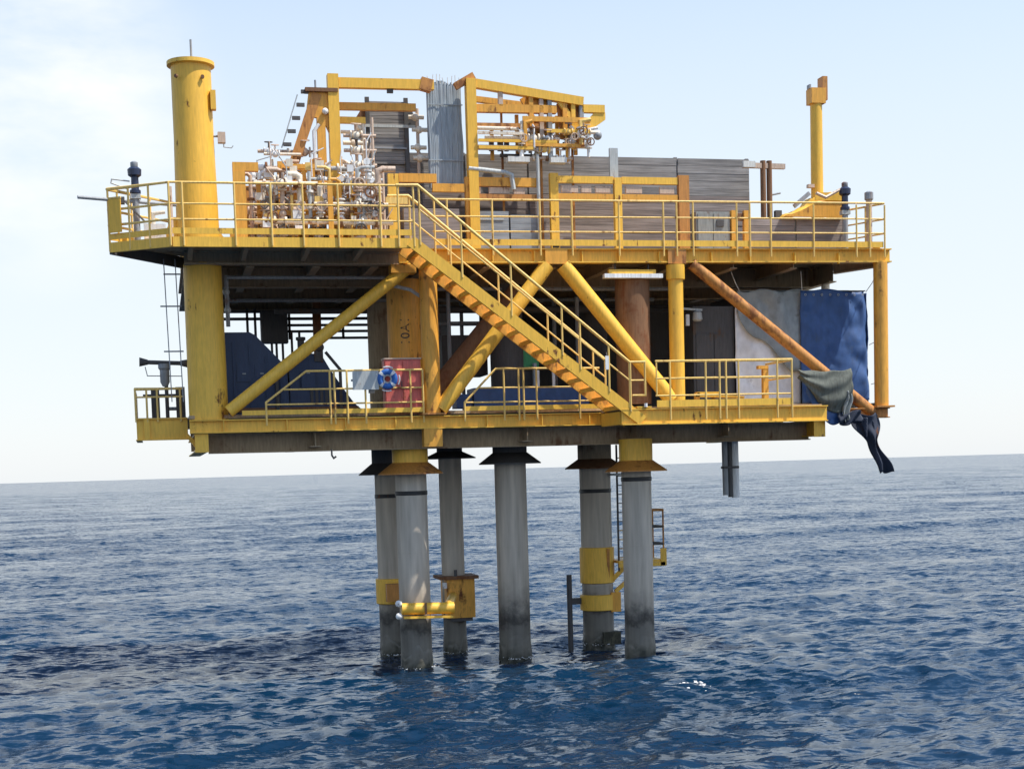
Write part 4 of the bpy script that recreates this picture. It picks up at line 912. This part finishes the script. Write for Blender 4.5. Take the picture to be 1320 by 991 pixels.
t = thing('fluorescent_light', 'long white fluorescent light under the edge of the upper deck', 'lamp', (3.8, 0, 11.2))
part(MB().box(2.95, 4.7, -.12, .1, 11.08, 11.2), 'housing', m_flu, t)
part(MB().box(3.1, 4.5, -.08, .08, 11.203, 11.32), 'ballast_box', m_yel, t)
for x in (3.3, 4.3): part(MB().tube((x, 0, 11.32), (x, 0, 11.5), .02, 6), 'hanger', m_dark, t)
# dark pipes and trays under the upper deck
t = thing('cable_tray_rack', 'black cable trays and pipes against the sky under the back of the upper deck', 'rack', (-5, 8, 10.5))
for z, x0, x1, h in ((11.06, -8.0, -1.5, .06), (10.83, -8.0, -1.6, .07), (10.62, -5.6, -2.2, .06), (10.42, -5.4, -2.3, .06), (10.2, -4.6, -2.2, .06)):
    part(MB().bar((x0, 8.2, z), (x1, 8.2, z), .3, h), 'tray', m_dark, t)
for x in (-7.9, -6.65, -6.4, -5.55, -5.3, -4.4, -3.55, -2.4):
    part(MB().box(x-.04, x+.04, 8.05, 8.13, 10.15, 11.15), 'hanger', m_dark, t)
part(MB().box(-6.25, -5.4, 7.5, 8.0, 10.0, 11.0), 'junction_box', m_dark, t)
for x in (-5.9, -5.75, -5.55, -5.25, -5.0): part(MB().tube((x, 8.0, 7.42), (x, 8.0, 10.4), .04, 8), 'conduit', m_dark, t)
part(MB().box(-4.75, -4.5, 5.9, 6.1, 9.9, 11.15), 'drop_post', m_rustbrown, t)
t = thing('under_deck_pipes', 'long grey pipes running under the upper deck', 'pipework', (0, 2, 11))
for y, z, x0, x1, r, mt in ((1.0, 11.22, -7.6, -3.2, .05, m_grey), (4.5, 11.0, -7.5, 6, .06, m_grey), (5.2, 10.75, -6, 8, .09, m_dark), (2.2, 11.05, -1.8, 5.8, .06, m_grey), (3.6, 10.6, -1.6, 4, .11, m_dark), (3.8, 10.2, -1.5, 1.5, .07, m_grey)):
    part(MB().tube((x0, y, z), (x1, y, z), r, 10), 'pipe', mt, t)
for x, y, z0, z1 in ((-7.6, 1.2, 9.9, 11.3), (-1.1, 2.5, 8.5, 11), (-.2, 5, 7.5, 11), (.3, 3.8, 9.5, 11), (2.6, 4.2, 8, 11), (3.0, 3.0, 7.6, 10.9), (4.6, 6.0, 7.6, 11)):
    part(MB().tube((x, y, z0), (x, y, z1), .06, 10), 'pipe', m_grey, t)
for x, z in ((-7.62, 10.85), (-7.6, 10.35)): part(MB().ball((x, 1.2, z), .1, 8), 'fitting', m_lgrey, t)
part(MB().box(-2.1, -.6, 4.9, 5.5, 9.9, 10.9), 'cooler_box', m_grey, t)
part(MB().box(-1.2, .2, 3.2, 4.4, 8.6, 9.8), 'vessel_box', m_dark, t)
part(MB().path([(-3.05, .3, 10.9), (-2.6, .3, 10.8), (-2.3, .3, 10.6)], .05, 8), 'pipe', m_lgrey, t)
t = thing('vent_stack', 'pale stub pipe under the right corner of the upper deck', 'pipe', (10.2, 1.7, 11))
part(MB().tube((10.72, 1.9, 10.8), (10.72, 1.9, 11.15), .13, 12), 'stub', m_cream, t)
part(MB().lathe((10.72, 1.9, 0), [(.17, 10.78), (.17, 10.83)], 14), 'flange', m_yel, t)
t = thing('fog_horn', 'dark tee shaped fog horn on a post on the left side platform', 'horn', (-9.35, 1.6, 7.4))
part(MB().tube((-9.35, 1.6, 7.42), (-9.35, 1.6, 8.45), .055, 10), 'post', m_dark, t)
part(MB().lathe((-9.38, 1.6, 0), [(.07, 8.3), (.13, 8.42), (.13, 8.75), (.17, 8.8), (.17, 8.92)], 16), 'body', m_grey, t)
part(MB().tube((-9.98, 1.6, 8.98), (-8.75, 1.6, 8.93), .06, 12), 'horn_pipe', m_dark, t)
part(MB().tube((-10.05, 1.6, 8.985), (-9.82, 1.6, 8.975), .13, 14, .07), 'bell', m_dark, t)
part(MB().tube((-8.68, 1.6, 8.925), (-8.95, 1.6, 8.94), .13, 14, .07), 'bell', m_dark, t)
part(MB().path([(-9.9, 1.6, 8.85), (-9.85, 1.6, 8.6), (-8.9, 1.6, 8.58)], .014, 6), 'stay', m_grey, t)
t = thing('battery_box', 'dark battery boxes and pipework standing around the fog horn post', 'box', (-9.4, 2.2, 7.4))
part(MB().box(-9.78, -9.55, 1.8, 2.2, 7.42, 8.25), 'box', m_dark, t); part(MB().box(-9.1, -8.85, 1.9, 2.3, 7.42, 8.3), 'box', m_dark, t)
part(MB().tube((-10.0, 2, 8.08), (-8.95, 2, 8.08), .035, 8), 'pipe', m_dark, t); part(MB().tube((-9.3, 2, 7.7), (-8.95, 2, 7.7), .05, 8), 'pipe', m_grey, t)
t = thing('hanging_ladder', 'thin rope ladder hanging under the left wing beside the big column', 'ladder', (-9.4, .2, 8))
for x in (-9.28, -8.98): part(MB().path([(x, .2, 11.6), (x+.02, .2, 10.0), (x+.05, .2, 7.8)], .016, 6), 'side_rope', m_grey, t)
for z, a in ((10.35, -9.42), (9.15, -9.38), (11.2, -9.3)): part(MB().tube((a, .2, z), (-8.86, .2, z), .022, 6), 'rung', m_grey, t)
t = thing('yellow_hand_pump', 'small bright yellow lever pump on the stair landing rail', 'pump', (5.9, -1.7, 7.5))
part(MB().bar((5.0, -1.75, 7.62), (6.45, -1.75, 7.55), .1, .07), 'lever', m_yelc, t)
part(MB().box(5.05, 5.75, -1.8, -1.6, 7.64, 7.72), 'cap', m_yelc, t)
part(MB().tube((5.55, -1.7, 7.32), (5.55, -1.7, 7.6), .06, 10), 'stem', m_rustbrown, t)
part(MB().box(5.0, 5.12, -1.8, -1.65, 7.35, 7.7), 'clamp', m_orange, t)
t = thing('orange_bollard', 'short orange post in front of the white tarpaulin', 'post', (7.6, -.6, 7.3))
part(MB().box(7.5, 7.66, -.7, -.55, 7.32, 8.4), 'shaft', m_orange, t)
part(MB().box(7.35, 7.66, -.71, -.54, 8.403, 8.5), 'arm', m_orange, t)

# ------------------------------------------------------------------ tarpaulins at the right
def cloth(fn, nu, nv, name, mat, parent, t=.012, label=None):
    o = part(MB().grid(nu, nv, fn), name, mat, parent, label); solid(o, t); return o
from mathutils import noise as mnoise
def fold(x, z, s):
    """hanging folds plus sharp creases"""
    a = mnoise.noise(Vector((x*1.5+s*7, z*.35, s)))*.13
    b = abs(mnoise.noise(Vector((x*1.1+z*.9+s*3, z*.8-x*.5, s+4))))*.16
    c = abs(mnoise.noise(Vector((x*3.1-z*1.4, z*2.2+x, s+9))))*.06
    return a-b-c+.05
t = thing('tarpaulin_shelter', 'shelter of white, grey and blue tarpaulins behind the rusty brace', 'tarpaulin', (9.5, 1.2, 7.5))
part(MB().box(7.5, 11.5, 1.45, 3.4, 7.43, 10.75), 'covered_load', m_dark, t)
def wfn(a, b):
    x = 7.42+2.1*a; z = 10.4-b*2.95
    return (x, 1.18+fold(x, z, 1.0)*.6, z)
cloth(wfn, 30, 30, 'white_sheet', m_wtarp, t)
def gfn(a, b):
    x = 7.45+2.1*a; lo = 10.25-1.75*min(1, a*1.25)**.8-.12*math.sin(a*9); z = 10.86-.05*math.sin(a*12)-b*(10.86-lo)
    return (x, 1.05+fold(x, z, 2.2)*.9, z)
cloth(gfn, 30, 24, 'grey_sheet', m_gtarp, t)
def bfn(a, b):
    x = 9.45+2.25*a; z = 10.88-.04*math.sin(a*9+1)-.06*a-b*3.4+.1*a*b
    y = .98+fold(x, z, .4)*1.1
    if a > .93: y += (a-.93)*3.0
    return (x+.12*b*a, y, z)
cloth(bfn, 36, 36, 'blue_sheet', m_blue, t)
def bs(a, b):
    y = 1.2+2.3*a; z = 10.8-b*3.35
    return (11.68+.12*b+fold(y, z, 3)*.8, y, z)
cloth(bs, 24, 24, 'side_sheet', m_blue, t)
def tp(a, b):
    x = 7.45+4.2*a; y = 1.05+2.5*b
    return (x, y, 10.86+.05*math.sin(x*4)*math.sin(y*3)-.12*math.sin(PI*b)*abs(math.sin(x*2)))
cloth(tp, 40, 14, 'top_sheet', m_gtarp, t)
for p, q in (((7.5, 1.0, 10.84), (7.2, .9, 11.4)), ((9.5, .95, 10.86), (9.4, .8, 11.4)), ((11.6, .95, 10.8), (11.62, .2, 11.3)), ((11.7, .95, 9.2), (11.62, .21, 9.35)), ((11.75, .95, 8.0), (11.62, .21, 8.1))):
    part(MB().path([p, ((p[0]+q[0])/2, (p[1]+q[1])/2, (p[2]+q[2])/2-.04), q], .012, 5), 'tie_rope', m_fringe, t)
for k in range(8): part(MB().torus((9.6+k*.27, .93, 10.72), (0, 1, 0), .03, .008, 10, 5), 'eyelet', m_lgrey, t)
t = thing('draped_canvas', 'olive grey canvas slung over the low end of the rusty brace', 'canvas', (9.7, -.1, 8.2))
def of(a, b):
    x = 8.78+1.72*a
    top = 8.40-.06*math.sin(a*PI)-.02*math.sin(a*17)
    bot = 8.15-1.05*math.sin(min(1, a*1.08)*PI*.62)**1.2+(.25 if a > .93 else 0)*(a-.93)/.07
    z = top-(top-bot)*b
    return (x, -.26-.12*math.sin(b*PI)+.05*math.sin(x*9+b*4)+.03*math.sin(b*16+x*5), z)
cloth(of, 36, 26, 'grey_fold', m_olive, t)
def ob_(a, b):
    x = 9.05+1.25*a
    top = 8.15-1.05*math.sin(min(1, (.16+a*.7)*1.08)*PI*.62)**1.2+.12
    z = top-b*(.22+.30*math.sin(a*PI*.9))
    return (x, -.2+.05*math.sin(x*8+b*3), z)
cloth(ob_, 26, 12, 'blue_lining', m_blue, t)
def wc(a, b):
    x = 10.2+.22*a+.05*math.sin(b*7); z = 7.75-b*.95
    return (x, -.33+.07*math.sin(a*9+b*5), z)
cloth(wc, 8, 16, 'pale_corner', m_gtarp, t)
def nb(a, b):
    x = 10.02+.75*a; z = 7.12-b*.34-.06*math.sin(a*6)
    return (x, -.36+.08*math.sin(a*13+b*6), z)
cloth(nb, 18, 10, 'dark_bunch', m_bluedk, t)
t = thing('dangling_cloth', 'dark torn cloth dangling below the right end of the lower deck', 'cloth', (11.1, 0, 6.9))
def dc(a, b):
    w = .36+.22*math.sin(min(1, b*2.2)*PI)-.13*b
    c_ = 10.95+.62*b**1.3; x = c_+(a-.5)*2*w*(.75+.25*math.cos(b*6)); z = 7.05-1.72*b-.12*abs(a-.5)*b+.05*math.sin(a*8)
    return (x, -.28+.14*math.sin(a*7+b*4)+.06*math.sin(b*13), z)
cloth(dc, 16, 34, 'cloth', m_bluedk, t)
def dc2(a, b):
    x = 10.72+.36*a+.18*b; z = 6.95-.62*b*(1-.3*a)
    return (x, -.34+.06*math.sin(a*9+b*5), z)
cloth(dc2, 10, 12, 'torn_flap', m_bluedk, t)
t = thing('hanging_pipes', 'short bundle of grey pipes hanging below the deck at the right', 'pipes', (7.3, 1.5, 6.3))
for x, r, z, mt in ((7.13, .09, 4.74, m_grey), (7.29, .08, 4.68, m_dark), (7.45, .12, 4.66, m_white)): part(MB().tube((x, 1.5, 6.5), (x+.02, 1.5, z), r, 14), 'pipe', mt, t)
part(MB().box(7.05, 7.55, 1.38, 1.62, 5.55, 5.62), 'clamp', m_dark, t)

# ------------------------------------------------------------------ broken crest
def foam():
    m = MB(); rr = random.Random(3)
    for cx, cy, sx, sy, n in ((3.1, -5.75, .30, .25, 330), (3.5, -5.5, .14, .25, 110), (2.7, -6.0, .16, .1, 40), (3.3, -5.1, .35, .08, 40), (2.6, -5.5, .3, .05, 30)):
        for k in range(n):
            a = rr.gauss(0, sx); b = rr.gauss(0, sy); r = rr.uniform(.014, .06)
            m.ball((cx+a, cy+b, .03+rr.uniform(0, .16)*max(0, 1-abs(a)/.5)), r, 5, .5)
    for px, py, r in ((-2.57, 1.5, .455), (3.96, .5, .44), (.66, 2.6, .48), (-2.66, 5.1, .45), (-.8, 4.6, .36), (3.98, 4.8, .5)):
        for k in range(70):
            a = rr.uniform(0, 2*PI); d = r+abs(rr.gauss(0.02, .09)); s_ = rr.uniform(.012, .032)
            m.ball((px+d*math.cos(a), py+d*math.sin(a), rr.uniform(0, .07)), s_, 4, .5)
    o = m.build('sea_foam', m_white, None, None, (3.1, -5.75, 0)); o['kind'] = 'stuff'; o['label'] = 'white foam of a small breaking wave and froth around the piles'
foam()
for o in bpy.data.objects:
    if '_o' in o: del o['_o']
